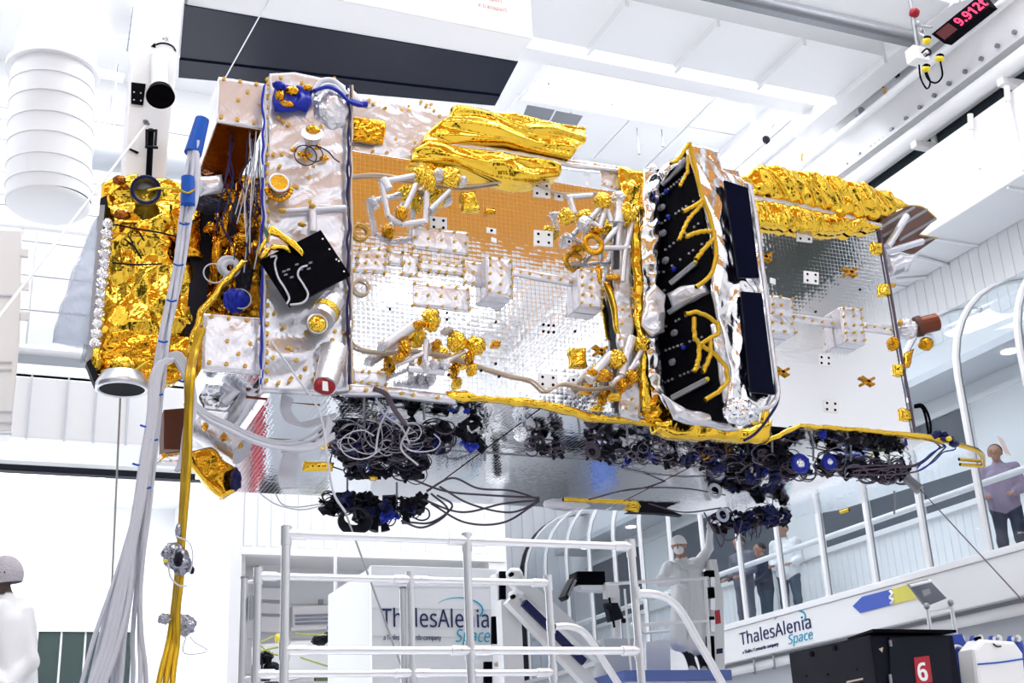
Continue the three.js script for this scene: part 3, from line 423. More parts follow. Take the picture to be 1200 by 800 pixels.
// ---------------------------------------------------------------- left block: white blanket with gold buttons
const PB = PZ(-9.86);
sp('service_block', box(2.04, 2.8, YB + 0.02, 7.0, -12.4, -9.95), M.silver);
sp('white_blanket', foil([[316, 86], [345, 84], [398, 96], [412, 106]], [[306, 456], [340, 458], [380, 460], [410, 458]], PB, { bulge: 0.03, amp: 0.13, freq: 2.6, cell: 0.018, thick: 0.1, edge: 0.15, jag: 0.05 }), M.mli);
const dotMat = M.goldDot;
function buttons(list, pl, r = 0.022, off = 0.04) { return list.map(([x, y]) => disc(x, y, r * 0.85, pl, 0.022, off * 0.55, 8)); }
{ const L = []; for (let k = 0; k < 95; k++) { const x = rr(312, 408), y = rr(92, 452); if (x > 308 && x < 412 && y > 262 && y < 362 && Math.abs((x - 358) * 0.6 + (y - 312) * 0.8) < 45) continue; L.push([x, y]); } for (let y = 95; y < 450; y += 11) { L.push([312 + rr(-1, 1), y]); } sp('blanket_buttons', buttons(L, PB, 0.021, 0.055), dotMat).userData.kind = 'stuff'; }
// seams and wiring along the block's edges
for (const [x0, m] of [[311, M.cable], [309, M.blue], [410, M.cableMauve], [408, M.navy], [412, M.cableTan]]) { const P = []; for (let y = 100; y <= 455; y += 14) P.push([x0 + rr(-1.8, 1.8) + (x0 < 350 ? -(y - 100) * 0.008 : 0), y]); sp('edge_wire', pxTube(P, PZ(-9.78), 0.012, 0, 6), m); }
{ // dark recess at the top with gold fittings, white pillow beside it
  sp('blue_wrap', [foilQ([[322, 96], [352, 101], [350, 128], [320, 130]], PZ(-9.78), { bulge: 0.03, amp: 0.12, freq: 6, thick: 0.03 }), foilQ([[348, 100], [369, 104], [360, 130], [346, 128]], PZ(-9.76), { bulge: 0.03, amp: 0.12, freq: 6, thick: 0.03 })], M.blue);
  sp('gold_fitting', [blob(328, 112, 6, 8, PZ(-9.76), 0.05), blob(342, 107, 8, 6, PZ(-9.76), 0.05), blob(360, 104, 6, 5, PZ(-9.76), 0.05), blob(336, 122, 9, 4, PZ(-9.76), 0.04)], M.goldDeep);
  sp('blue_cap', blob(327, 100, 8, 4.5, PZ(-9.72), 0.05), M.blue);
  sp('white_pillow', blob(388, 131, 24, 27, PZ(-9.86), 0.14, { amp: 0.3 }), M.mli);
  sp('white_hoop', [pxTube([[368, 108], [376, 96], [390, 95], [400, 104], [406, 112]], PZ(-9.75), 0.03), pxTube([[370, 112], [380, 100], [392, 101], [402, 112]], PZ(-9.72), 0.02)], M.cable);
  sp('blue_wire', [pxTube([[368, 106], [385, 102], [398, 108], [408, 118], [425, 124]], PZ(-9.7), 0.018), pxTube([[410, 118], [420, 122], [430, 122]], PZ(-9.74), 0.03)], M.blue);
  sp('top_corner_foil', foilQ([[398, 100], [416, 108], [432, 126], [410, 120]], PZ(-9.9), { amp: 0.05 }), M.mli);
}
{ // horns and small thrusters on the block
  const horn = (x, y, r, gold) => { const b = sp('thruster_cup', blob(x, y + r * 0.25, r, r * 0.9, PZ(-9.74), 0.09, { amp: 0.05 }), gold ? M.goldDeep : M.aluDark); const p = PZ(-9.64); part(b, 'rim', ringG(x, y, r * 0.0068, 0.012, p), M.alu); part(b, 'lid', disc(x, y, r * 0.0062, p, 0.02), M.goldDeep); };
  horn(327, 214, 12, true); horn(372, 379, 12, false);
  const rays = []; for (let a = 0; a < 11; a++) { const q = (a / 11 + 0.04) * Math.PI; rays.push(blob(327 + 14 * Math.cos(q), 220 + 14 * Math.sin(q), 3.4, 3, PZ(-9.76), 0.02)); } sp('gold_collar', rays, M.goldDeep);
  sp('thruster_body', [rod(on(390, 352, PZ(-9.76)), on(376, 374, PZ(-9.68)), 0.11, 0.12, 18)], M.mli); sp('gold_band', rod(on(383, 363, PZ(-9.72)), on(380, 368, PZ(-9.7)), 0.123, 0.123, 18), M.gold); sp('thruster_lid', blob(372, 380, 10, 10, PZ(-9.6), 0.04), M.gold);
  sp('small_horn', [rod(on(365, 172, PZ(-9.8)), on(366, 156, PZ(-9.66)), 0.05, 0.1, 16)], M.mli); sp('gold_collar', [0, 1, 2, 3, 4, 5, 6, 7, 8].map(i => blob(346 + i * 4.4 + rr(-2, 2), 176 + rr(-8, 10), 4, 3.4, PZ(-9.76), 0.025)), M.goldDeep); sp('gold_tip', [blob(367, 153, 9, 6, PZ(-9.68), 0.05)], M.goldDeep);
  sp('clamp_wire', [ringG(358, 182, 0.1, 0.006, PZ(-9.68)), ringG(368, 180, 0.08, 0.006, PZ(-9.66)), pxTube([[370, 170], [385, 178], [392, 186], [398, 190]], PZ(-9.68), 0.007)], M.cableDark);
  sp('silver_tube', [rod(on(366, 242, PZ(-9.76)), on(367, 272, PZ(-9.76)), 0.035), rod(on(330, 247, PZ(-9.78)), on(405, 243, PZ(-9.78)), 0.025)], M.mli); sp('gold_fitting', [blob(366, 241, 4, 3, PZ(-9.72), 0.03), blob(354, 263, 5, 3, PZ(-9.74), 0.03), blob(331, 247, 5, 3, PZ(-9.72), 0.03)], M.goldDot);
  sp('foil_cone', rod(on(392, 412, PZ(-9.74)), on(381, 452, PZ(-9.55)), 0.12, 0.1, 20), M.mli); sp('foil_crumple', blob(388, 412, 17, 11, PZ(-9.78), 0.1, { amp: 0.5 }), M.mli);
  const cap = sp('red_cover', blob(380, 452, 13.5, 10.5, PZ(-9.52), 0.05, { amp: 0.02 }), M.red, { label: 'dark red protective cap' }); part(cap, 'tag', slab([[378, 446], [384, 447], [385, 458], [378, 457]], PZ(-9.462), 0.006), M.white);
}
{ // square black plate set at an angle
  const pl = PZ(-9.62), b = sp('black_plate', slab([[306, 304], [376, 269], [411, 322], [341, 358]], pl, 0.06, 0.006), M.black, { label: 'square matt black plate' });
  part(b, 'plate_wire', [pxTube([[317, 301], [324, 300], [322, 308], [326, 325], [334, 338], [339, 350], [336, 356]], PZ(-9.6), 0.009), pxTube([[360, 311], [352, 314], [349, 322], [356, 334], [361, 345], [356, 354], [340, 357]], PZ(-9.6), 0.009)], M.cable);
  part(b, 'plate_marks', [[333, 318], [338, 316], [335, 322], [342, 325], [348, 310], [357, 312], [353, 316], [364, 308], [362, 315]].map(([x, y]) => slab([[x - 2, y - 1], [x + 2, y - 2], [x + 2, y], [x - 2, y + 1]], PZ(-9.61), 0.01)), std([0.2, 0.22, 0.26], 0.5)); part(b, 'bolts', [[378, 280], [386, 292], [394, 304], [403, 318], [397, 306]].map(([x, y]) => disc(x, y, 0.008, pl, 0.01)), M.alu);
  sp('gold_strap', [foil([[303, 292], [318, 262], [330, 272], [346, 282], [357, 296]], [[303, 299], [318, 274], [328, 278], [342, 290], [354, 300]], PZ(-9.58), { amp: 0.03, bulge: 0.02, freq: 9 }), foil([[318, 286], [330, 287], [340, 292]], [[316, 291], [330, 293], [341, 296]], PZ(-9.56), { amp: 0.03, freq: 9 }), foil([[310, 288], [318, 293]], [[304, 302], [311, 302]], PZ(-9.56), { amp: 0.02, freq: 9 })], M.gold);
  sp('green_tag', slab([[309, 263], [316, 274], [313, 280], [309, 270]], PZ(-9.55), 0.01), M.green);
}
// boxes that stand out to the left
function whiteBox(front, depth, dots, name) {
  const pl = PZ(-9.9), P = poly(front, pl), x0 = (P[0].x + P[3].x) / 2, x1 = (P[1].x + P[2].x) / 2, y0 = (P[2].y + P[3].y) / 2, y1 = (P[0].y + P[1].y) / 2;
  const b = sp(name, rbox(x0, x1, y0, y1, -9.92 - depth, -9.92, 0.01), M.silver); part(b, 'box_blanket', foilQ(front, pl, { bulge: 0.006, amp: 0.022, freq: 6, thick: 0.015, edge: 0.1, jag: 0.05 }), M.mli); part(b, 'box_buttons', buttons(dots, pl, 0.021, 0.018), dotMat);
  part(b, 'underside_foil', worldUV(box(x0 + 0.01, x1 - 0.01, y0 - 0.012, y0, -9.93 - depth, -9.93)), name === 'upper_box' ? M.amber : M.mirror); return b;  // upper box underside: a dark amber reflection put into the foil colour
}
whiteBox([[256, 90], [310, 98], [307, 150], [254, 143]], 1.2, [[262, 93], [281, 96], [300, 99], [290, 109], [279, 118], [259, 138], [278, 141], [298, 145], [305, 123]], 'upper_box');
whiteBox([[239, 367], [309, 373], [306, 438], [237, 431]], 1.0, [[248, 371], [268, 373], [289, 375], [306, 378], [266, 400], [293, 403], [305, 397], [279, 415], [245, 425], [265, 427], [287, 429]], 'lower_box');
{ // hollow between the boxes: dark back panel, gold scraps, coils, straps
  sp('inner_gold_blanket', foil([[236, 200], [270, 204], [308, 206]], [[236, 376], [270, 380], [308, 382]], PZ(-10.85), { bulge: 0.02, amp: 0.25, freq: 4, thick: 0.05 }), M.goldDeep); sp('inner_frame', box(1.52, 2.06, 4.6, 6.3, -11.4, -11), M.silver);
  const pl = PZ(-10.25), gl = [];
  for (const [x, y, a, b] of [[291, 235, 9, 12], [289, 262, 14, 13], [272, 300, 6, 20], [262, 260, 6, 22], [253, 300, 5, 30], [258, 230, 12, 8], [282, 282, 12, 9], [300, 245, 7, 10], [247, 268, 8, 7]]) gl.push(blob(x, y, a, b, pl, 0.09, { amp: 0.5 })); sp('gold_scrap', gl, M.goldDeep);
  sp('white_scrap', [foil([[232, 206], [258, 204]], [[234, 230], [262, 224]], PZ(-10.1), { amp: 0.08, bulge: 0.03 })], M.mli);
  sp('dark_bundle', [blob(246, 240, 20, 10, PZ(-10.2), 0.1, { amp: 0.6 }), blob(276, 262, 9, 30, PZ(-10.5), 0.1, { amp: 0.6 }), blob(286, 325, 10, 24, PZ(-10.45), 0.1, { amp: 0.6 })], M.cableDark);
  sp('hose_coil', [ringG(268, 312, 0.075, 0.03, PZ(-10.05)), ringG(270, 314, 0.06, 0.028, PZ(-10.0))], M.cable); for (const [x, y] of [[251, 320], [282, 350]]) sp('wire_loop', ringG(x, y, 0.09, 0.006, PZ(-10)), M.cable);
  sp('blue_bag', blob(276, 352, 15, 14, PZ(-10.05), 0.1, { amp: 0.5 }), M.blue); sp('gold_strap', [foil([[290, 306], [262, 338], [240, 366], [229, 400], [224, 450]], [[283, 304], [254, 336], [232, 364], [221, 400], [216, 450]], PZ(-9.72), { amp: 0.05, bulge: 0.03, freq: 8 })], M.gold);
  const w = []; for (let k = 0; k < 14; k++) { const x = rr(262, 306), y = rr(150, 240); w.push(pxTube([[x, y], [x + rr(-12, 8), y + 30], [x + rr(-14, 10), y + 60], [x + rr(-16, 10), y + 95]], PZ(rr(-10.2, -9.95)), 0.006, 12, 5)); } sp('loose_wires', w, M.navy).userData.kind = 'stuff';
  const w2 = []; for (let k = 0; k < 9; k++) { const x = rr(290, 306), y = rr(120, 200); w2.push(pxTube([[x, y], [x + rr(-6, 4), y + 40], [x + rr(-14, 4), y + 80], [x + rr(-20, 0), y + 130]], PZ(rr(-10.1, -9.9)), 0.006, 12, 5)); } sp('loose_wires', w2, M.cable).userData.kind = 'stuff';
}
// ---------------------------------------------------------------- gold module on the left end
{
  const pl = PZ(-10.5), g = sp('gold_module', box(0.85, 1.5, 4.78, 6.2, -12, -10.64), M.goldDeep);
  part(g, 'gold_blanket', foil([[121, 214], [132, 207], [160, 203], [195, 212], [222, 222], [238, 240]], [[106, 430], [112, 445], [130, 452], [160, 455], [195, 452], [224, 440]], pl, { bulge: 0.08, amp: 0.3, freq: 3, cell: 0.015, thick: 0.12, edge: 0.2, jag: 0.1 }), M.gold);
  part(g, 'gold_fold', [foil([[118, 395], [150, 385], [195, 392], [222, 398]], [[112, 440], [150, 452], [190, 450], [222, 440]], PZ(-10.36), { bulge: 0.03, amp: 0.17, freq: 5, thick: 0.03, cell: 0.015 }), foil([[200, 240], [236, 236]], [[206, 300], [236, 302]], PZ(-10.36), { bulge: 0.03, amp: 0.12, freq: 6, thick: 0.03 })], M.goldDeep);
  part(g, 'gold_facet', [blob(145, 427, 14, 10, PZ(-10.28), 0.05, { amp: 0.3 }), blob(114, 420, 7, 14, PZ(-10.3), 0.05, { amp: 0.3 })], M.gold);
  for (const q of [[[130, 262], [160, 268], [185, 272], [210, 278]], [[132, 308], [160, 310], [190, 309]], [[146, 280], [158, 290], [166, 303]], [[150, 276], [154, 282], [155, 288]], [[163, 272], [169, 282]]]) part(g, 'seam', pxTube(q, PZ(-10.33), 0.008), M.rubber);
  const hz = PZ(-10.3), c = on(171, 222, hz), n = C.clone().sub(c).normalize().lerp(V(0, 0, 1), 0.5).normalize(), q = new THREE.Quaternion().setFromUnitVectors(V(0, 1, 0), n), cup = new THREE.LatheGeometry([[0.005, -0.16], [0.09, -0.16], [0.095, -0.1], [0.1, 0], [0.13, 0], [0.13, -0.2]].map(([a, b]) => new THREE.Vector2(a, b)), 32); cup.applyQuaternion(q); cup.translate(c.x, c.y, c.z); part(g, 'sensor_cup', cup, M.steel, { label: 'grey metal cup' }); const rim = new THREE.TorusGeometry(0.12, 0.014, 8, 32); rim.rotateX(Math.PI / 2); rim.applyQuaternion(q); rim.translate(c.x, c.y, c.z); part(g, 'cup_rim', rim, M.navy);
  const nb = on(143, 457, PZ(-10.22)); const noz = new THREE.LatheGeometry([[0.02, 0.1], [0.15, 0.09], [0.185, 0.0], [0.215, 0], [0.215, 0.05], [0.17, 0.14]].map(([a, b]) => new THREE.Vector2(a, b)), 40); noz.translate(nb.x, nb.y, nb.z); part(g, 'nozzle', noz, M.alu); const blk = new THREE.CylinderGeometry(0.182, 0.182, 0.02, 32); blk.translate(nb.x, nb.y + 0.016, nb.z); part(g, 'nozzle_throat', blk, M.black);
  for (const [q, z] of [[[[101, 425], [106, 420], [118, 445], [112, 452]], -10.3], [[[118, 232], [126, 228], [124, 255], [117, 262]], -10.4], [[[228, 242], [244, 235], [252, 250], [240, 372], [228, 425], [214, 432], [222, 330]], -10.42]]) part(g, 'black_rail', slab(q, PZ(z), 0.1), M.rubber);
  const st = part(g, 'silver_strip', slab([[117, 240], [123, 240], [108, 420], [101, 424]], PZ(-10.3), 0.03), M.aluDark); for (let k = 0; k < 13; k++) { const f = k / 12, x = lerp(127, 112, f), y = lerp(262, 402, f); part(st, 'silver_tuft', blob(x, y, 6.5, 6.6, PZ(-10.3), 0.035, { amp: 0.9, freq: 3 }), M.silver); }
  part(g, 'copper_bag', [blob(140, 211, 8, 6, PZ(-10.28), 0.05, { amp: 0.4 }), blob(143, 252, 10, 6, PZ(-10.28), 0.05, { amp: 0.4 })], M.amber);
  part(g, 'plastic_bag', [foil([[115, 252], [118, 300], [112, 360], [104, 408]], [[109, 262], [92, 300], [70, 362], [60, 400]], PZ(-10.4), { bulge: 0.1, amp: 0.1, freq: 5, thick: 0.05 }), foil([[104, 404], [98, 402]], [[100, 425], [94, 425]], PZ(-10.4), { amp: 0.03, thick: 0.02 })], plastic, { label: 'clear plastic bag' });
  part(g, 'yellow_lace', [pxTube([[173, 223], [190, 220], [206, 222]], PZ(-10.2), 0.01), pxTube([[147, 446], [160, 433], [172, 424]], PZ(-10.15), 0.012)], M.yellow);
}
// ---------------------------------------------------------------- left underside: brackets, cans, gold scrap
{
  sp('gold_scrap', [foil([[226, 526], [245, 524], [264, 540], [276, 548]], [[226, 546], [240, 562], [260, 583], [276, 572]], PZ(-10.35), { bulge: 0.05, amp: 0.12, freq: 6, thick: 0.1 })], M.goldDeep); sp('gold_edge', pxTube([[224, 543], [240, 562], [258, 580], [274, 574]], PZ(-10.3), 0.018), M.gold);
  sp('silver_can', [rod(on(234, 500, PZ(-10.6)), on(284, 528, PZ(-10.4)), 0.13, 0.13, 20), rod(on(300, 452, PZ(-10.4)), on(268, 500, PZ(-10.7)), 0.08, 0.08, 16), rod(on(262, 470, PZ(-10.5)), on(292, 440, PZ(-10.3)), 0.05)], M.mli); sp('gold_ring', [[240, 500], [262, 512], [280, 522]].map(([x, y]) => blob(x, y, 4, 5, PZ(-10.35), 0.06, { amp: 0.5 })), M.goldDeep);
  sp('foil_scrap', [foil([[232, 440], [262, 430], [300, 440]], [[236, 480], [262, 484], [296, 478]], PZ(-10.6), { amp: 0.16, bulge: 0.03, freq: 6 }), foil([[190, 530], [220, 528]], [[180, 545], [216, 548]], PZ(-11.2), { amp: 0.05 })], M.silver);
  sp('side_duct', [slab([[192, 480], [216, 478], [215, 527], [192, 526]], PZ(-11.3), 0.3)], M.brown); sp('copper_pipe', [rod(on(288, 465, PZ(-10.4)), on(375, 474, PZ(-10.4)), 0.012)], M.copper);
  sp('small_motor', blob(276, 562, 7, 14, PZ(-10.3), 0.08, { amp: 0.6 }), M.navy);
  const g = []; for (let k = 0; k < 6; k++) { const a = rr(-7, 7); g.push(pxTube([[218 + a * 0.4, 440 + a], [226, 470 + a], [240, 486 + a], [268, 500 + a], [300, 515 + a], [330, 522 + a], [365, 518 + a * 2], [392, 500 + a * 3]], PZ(-9.9 + a * 0.02), 0.014, 40, 6)); } sp('grey_harness', g, M.cable);
  const g2 = []; for (let k = 0; k < 9; k++) { const a = k * 2.2; g2.push(pxTube([[332 + a * 0.6, 462 + a * 0.3], [330 + a * 0.5, 480], [338 + a, 494 + a * 0.3], [356 + a, 496], [376 + a, 490 - a * 0.3]], PZ(-10.05), 0.014, 24, 6)); g2.push(pxTube([[338 + a * 0.6, 524 + a * 0.4], [331 + a, 540], [328 + a, 560], [330 + a, 572]], PZ(-10.1), 0.014, 16, 6)); } sp('grey_harness', g2, M.cable);
  const g3 = []; for (let k = 0; k < 7; k++) { const a = k * 3; g3.push(pxTube([[330 + a, 530], [360 + a, 524 - a * 0.4], [382, 512 - a * 0.4], [388 - a * 0.2, 496 - a * 0.3], [384, 490 - a * 0.2]], PZ(-9.85), 0.014, 24, 6)); } sp('grey_harness', g3, M.cable);
  sp('wire_pair', [pxTube([[318, 400], [332, 420], [350, 445], [368, 470], [378, 495], [384, 540], [392, 580], [405, 600]], PZ(-9.5), 0.01), pxTube([[322, 576], [330, 590], [345, 594], [378, 590]], PZ(-11), 0.006), pxTube([[300, 574], [322, 590], [352, 597], [380, 592]], PZ(-11), 0.006)], M.cable);
  sp('yellow_fitting', [blob(380, 520, 6, 7, PZ(-9.9), 0.05), foil([[356, 540], [392, 542]], [[354, 551], [390, 552]], PZ(-10.2), { amp: 0.04 })], M.gold);
}
// ---------------------------------------------------------------- fittings on the radiator faces
const P1 = PZ(ZF + 0.012);
function dotsIn(q, n, m) { const L = []; for (let i = 0; i < n; i++) for (let j = 0; j < m; j++) { const a = (i + 0.12) / (n - 0.76), b = (j + 0.14) / (m - 0.72); L.push([lerp(lerp(q[0][0], q[1][0], a), lerp(q[3][0], q[2][0], a), b) + rr(-1.5, 1.5), lerp(lerp(q[0][1], q[1][1], a), lerp(q[3][1], q[2][1], a), b) + rr(-1, 1)]); } return L; }
function patch(q, n, m, lift = 0.012) { const pl = PZ(ZF + lift), p = sp('blanket_patch', foilQ(q, pl, { bulge: 0.008, amp: 0.02, freq: 7, thick: lift, edge: 0.2, jag: 0.1 }), M.mli); if (n) part(p, 'patch_buttons', buttons(dotsIn(q, n, m), pl, 0.017, 0.018), dotMat); return p; }
patch([[483, 264], [549, 272], [549, 299], [483, 290]], 5, 3); patch([[484, 330], [551, 338], [551, 366], [484, 358]], 5, 3); patch([[420, 291], [455, 290], [452, 320], [415, 318]], 4, 4); patch([[413, 432], [453, 435], [453, 453], [413, 450]], 5, 2);
patch([[471, 294], [492, 298], [489, 325], [471, 322]], 3, 3); patch([[492, 305], [545, 311], [545, 323], [492, 316]], 6, 2); patch([[543, 304], [568, 308], [566, 336], [543, 332]], 3, 3); patch([[598, 312], [680, 327], [680, 337], [598, 322]], 8, 1);
patch([[705, 200], [726, 203], [727, 224], [705, 217]], 3, 2); patch([[930, 367], [985, 375], [985, 385], [930, 377]], 6, 1); patch([[1013, 377], [1046, 382], [1047, 392], [1014, 388]], 4, 1); patch([[658, 184], [736, 196], [736, 203], [660, 194]], 7, 1); patch([[455, 292], [472, 295], [472, 312], [455, 310]], 2, 2);
function canBox(q, n, m) { const pl = PZ(ZF + 0.16), P = poly(q, pl), b = sp('blanketed_box', rbox(Math.min(P[0].x, P[3].x), Math.max(P[1].x, P[2].x), Math.min(P[2].y, P[3].y), Math.max(P[0].y, P[1].y), ZF, ZF + 0.15, 0.02), M.mli); part(b, 'box_foil', foilQ(q, pl, { bulge: 0.01, amp: 0.05, freq: 7, thick: 0.02 }), M.mli); part(b, 'box_buttons', buttons(dotsIn(q, n, m), pl, 0.017, 0.025), dotMat); }
canBox([[572, 300], [600, 304], [601, 349], [571, 341]], 3, 5); canBox([[680, 314], [705, 318], [706, 362], [680, 356]], 3, 5); canBox([[902, 345], [928, 350], [932, 391], [904, 389]], 3, 5); canBox([[986, 359], [1009, 362], [1014, 400], [990, 401]], 3, 5);
function plate(x, y, w, h, holes) { const q = [[x - w / 2, y - h / 2 - 1], [x + w / 2, y - h / 2 + 1], [x + w / 2, y + h / 2 + 1], [x - w / 2, y + h / 2 - 1]], p = sp('bracket_plate', slab(q, PZ(ZF + 0.008), 0.008), M.white); const L = holes === 4 ? [[-0.28, -0.28], [0.28, -0.22], [0.28, 0.3], [-0.28, 0.24]] : [[0, 0]]; if (holes) part(p, 'holes', L.map(([a, b]) => disc(x + a * w, y + b * h, 0.014, PZ(ZF + 0.009), 0.006)), M.black); }
plate(514, 262, 20, 16, 4); plate(635, 222, 20, 18, 4); plate(637, 279, 22, 18, 4); plate(667, 283, 6, 6, 1); plate(576, 270, 11, 6, 1); plate(579, 281, 6, 5, 0); plate(655, 230, 10, 8, 1); plate(688, 215, 5, 5, 0); plate(943, 276, 18, 14, 4); plate(951, 325, 17, 14, 4); plate(906, 329, 6, 6, 0); plate(967, 422, 15, 13, 4); plate(974, 476, 17, 14, 4); plate(642, 446, 22, 16, 4); plate(672, 445, 8, 8, 1); plate(688, 206, 6, 5, 0);
sp('bolt_heads', [[457, 362], [581, 377], [581, 426], [564, 434], [524, 366], [524, 374], [585, 441], [457, 428], [526, 431], [526, 439], [637, 380], [643, 381], [637, 388], [643, 389], [649, 381], [649, 389], [674, 388], [1008, 339], [918, 365], [956, 365]].map(([x, y]) => disc(x, y, 0.013, PZ(ZF + 0.004), 0.008)), M.rubber);
const bit = (q, m = M.gold) => sp('gold_tab', foilQ(q, PZ(ZF + 0.03), { bulge: 0.02, amp: 0.05, freq: 12, thick: 0.03, cell: 0.01 }), m);
bit([[541, 225], [556, 223], [563, 246], [542, 247]]); bit([[570, 243], [580, 243], [580, 251], [570, 251]], M.goldDeep); bit([[668, 408], [687, 407], [688, 429], [669, 430]]); bit([[577, 398], [587, 398], [587, 406], [577, 406]], M.goldDeep); bit([[1023, 284], [1034, 285], [1035, 297], [1025, 297]]); bit([[1031, 332], [1042, 333], [1044, 346], [1033, 346]]); bit([[1049, 426], [1059, 427], [1061, 440], [1050, 439]]); bit([[1057, 478], [1067, 479], [1069, 492], [1058, 491]]); bit([[412, 136], [453, 141], [450, 169], [412, 164]], M.goldDeep);
for (const [x, y] of [[997, 318], [897, 300], [1017, 446], [917, 435], [704, 410]]) { const p = PZ(ZF + 0.025); sp('gold_cross', [bar(on(x - 7, y - 5, p), on(x + 7, y + 5, p), 0.03, 0.015, V(0, 0, 1)), bar(on(x - 6, y + 4, p), on(x + 7, y - 3, p), 0.03, 0.015, V(0, 0, 1)), ...[[-7, -4], [7, 4], [-6, 4], [7, -3]].map(([a, b]) => disc(x + a, y + b, 0.012, p, 0.02))], M.goldDeep); }
// cables clipped to the faces
sp('tan_cable', [pxTube([[411, 215], [409, 300], [410, 395], [418, 406], [445, 412], [490, 411], [530, 418], [560, 428], [600, 440], [625, 446], [640, 458], [660, 449], [690, 455], [725, 452]], PZ(ZF + 0.03), 0.013, 90), pxTube([[411, 206], [440, 204], [470, 208], [500, 213], [545, 218], [600, 212], [625, 214], [655, 226], [700, 226]], PZ(ZF + 0.03), 0.013, 70)], M.cableTan);
sp('cable_ring', [ringG(423, 271, 0.072, 0.012, PZ(ZF + 0.03))], M.goldDot); sp('cable_ring', [ringG(424, 336, 0.072, 0.012, PZ(ZF + 0.03))], M.cableTan);
// hinge trusses: silver struts with gold wrapped joints
function truss(struts, blobs, z) { const s = struts.map(([a, b, r]) => [a, b, r || 0.027]); for (const [a, b, r] of s) sp('strut', rod(on(...a, PZ(z)), on(...b, PZ(z)), r, r, 9), M.mli); for (const [x, y, a, b, m] of blobs) sp('joint_wrap', blob(x, y, a, b, PZ(z), 0.09, { amp: 0.45, freq: 2.6 }), m || M.gold); }
truss([[[447, 213], [455, 254]], [[456, 254], [470, 262]], [[470, 263], [497, 259]], [[488, 216], [472, 250]], [[501, 220], [498, 262]], [[527, 223], [504, 246]], [[448, 213], [494, 204]], [[497, 208], [545, 212], 0.03], [[448, 210], [455, 222], 0.05]], [[496, 205, 12, 12], [503, 216, 8, 12], [528, 208, 13, 13], [470, 251, 8, 10, M.goldDeep], [541, 213, 6, 6, M.mli], [513, 205, 8, 7, M.mli]], ZF + 0.2);
truss([[[664, 231], [694, 229]], [[692, 256], [713, 232]], [[712, 236], [703, 266]], [[705, 268], [684, 255]], [[690, 291], [736, 290]], [[703, 290], [728, 262]], [[716, 260], [712, 246]], [[726, 260], [724, 290]], [[742, 255], [734, 292]], [[733, 292], [730, 330]], [[668, 232], [673, 250], 0.03], [[725, 232], [725, 262], 0.06]], [[706, 236, 11, 11], [735, 250, 13, 14], [664, 254, 10, 10], [684, 262, 8, 9, M.mli], [700, 272, 10, 5, M.goldDeep], [724, 232, 8, 8, M.mli]], ZF + 0.2);
sp('joint_ring', ringG(695, 286, 0.09, 0.03, PZ(ZF + 0.22)), M.goldDeep); sp('gold_fitting', [blob(702, 322, 4, 14, PZ(ZF + 0.15), 0.03, { amp: 0.5 }), blob(720, 325, 12, 4, PZ(ZF + 0.15), 0.03, { amp: 0.5 })], M.goldDeep);
truss([[[447, 407], [486, 380], 0.05], [[500, 398], [497, 434]], [[478, 432], [520, 436], 0.03], [[505, 432], [545, 412], 0.02], [[548, 420], [556, 432]], [[465, 428], [500, 412], 0.02]], [[505, 375, 11, 15], [488, 382, 8, 6, M.goldDeep], [474, 408, 8, 12, M.goldDeep], [467, 420, 7, 6, M.goldDeep], [535, 400, 12, 13], [558, 405, 12, 12], [550, 419, 5, 9, M.goldDeep], [511, 405, 5, 7, M.goldDeep], [448, 405, 5, 6, M.mli], [508, 428, 6, 8, M.mli], [520, 428, 7, 7, M.mli], [498, 430, 5, 8, M.mli], [524, 388, 7, 4, M.mli], [553, 433, 6, 8]], ZF + 0.2);
truss([[[690, 445], [716, 415], 0.05], [[740, 395], [728, 440], 0.05], [[716, 450], [748, 425], 0.03], [[735, 440], [755, 405], 0.03]], [[722, 421, 12, 12], [752, 403, 10, 10], [708, 440, 10, 7, M.goldDeep], [693, 438, 6, 6, M.goldDeep], [740, 442, 9, 9, M.goldDeep], [728, 452, 5, 10, M.goldDeep], [720, 466, 8, 5]], ZF + 0.2);
// gold and silver strip between the left radiator and the black instrument
sp('gold_strip', [foil([[727, 196], [742, 198], [756, 200]], [[727, 240], [742, 245], [752, 245]], PZ(ZF + 0.08), { amp: 0.08, bulge: 0.02, freq: 6 }), foil([[738, 240], [742, 320], [746, 400], [752, 480]], [[750, 240], [753, 320], [757, 400], [768, 482]], PZ(ZF + 0.12), { amp: 0.07, bulge: 0.03, freq: 6 }), foil([[708, 330], [716, 360], [722, 390]], [[716, 330], [722, 360], [727, 392]], PZ(ZF + 0.1), { amp: 0.05, freq: 8 })], M.gold);
sp('silver_strip', [foil([[718, 318], [722, 380], [728, 440], [728, 488]], [[738, 318], [742, 380], [748, 440], [752, 492]], PZ(ZF + 0.1), { amp: 0.1, bulge: 0.02, freq: 5 }), foil([[728, 250], [727, 300], [724, 336]], [[738, 250], [739, 300], [738, 336]], PZ(ZF + 0.1), { amp: 0.06, freq: 6 })], M.mli);
sp('strip_buttons', buttons(Array.from({ length: 26 }, (_, k) => [rr(726, 752), rr(315, 486)]), PZ(ZF + 0.16), 0.018, 0.01), dotMat).userData.kind = 'stuff';
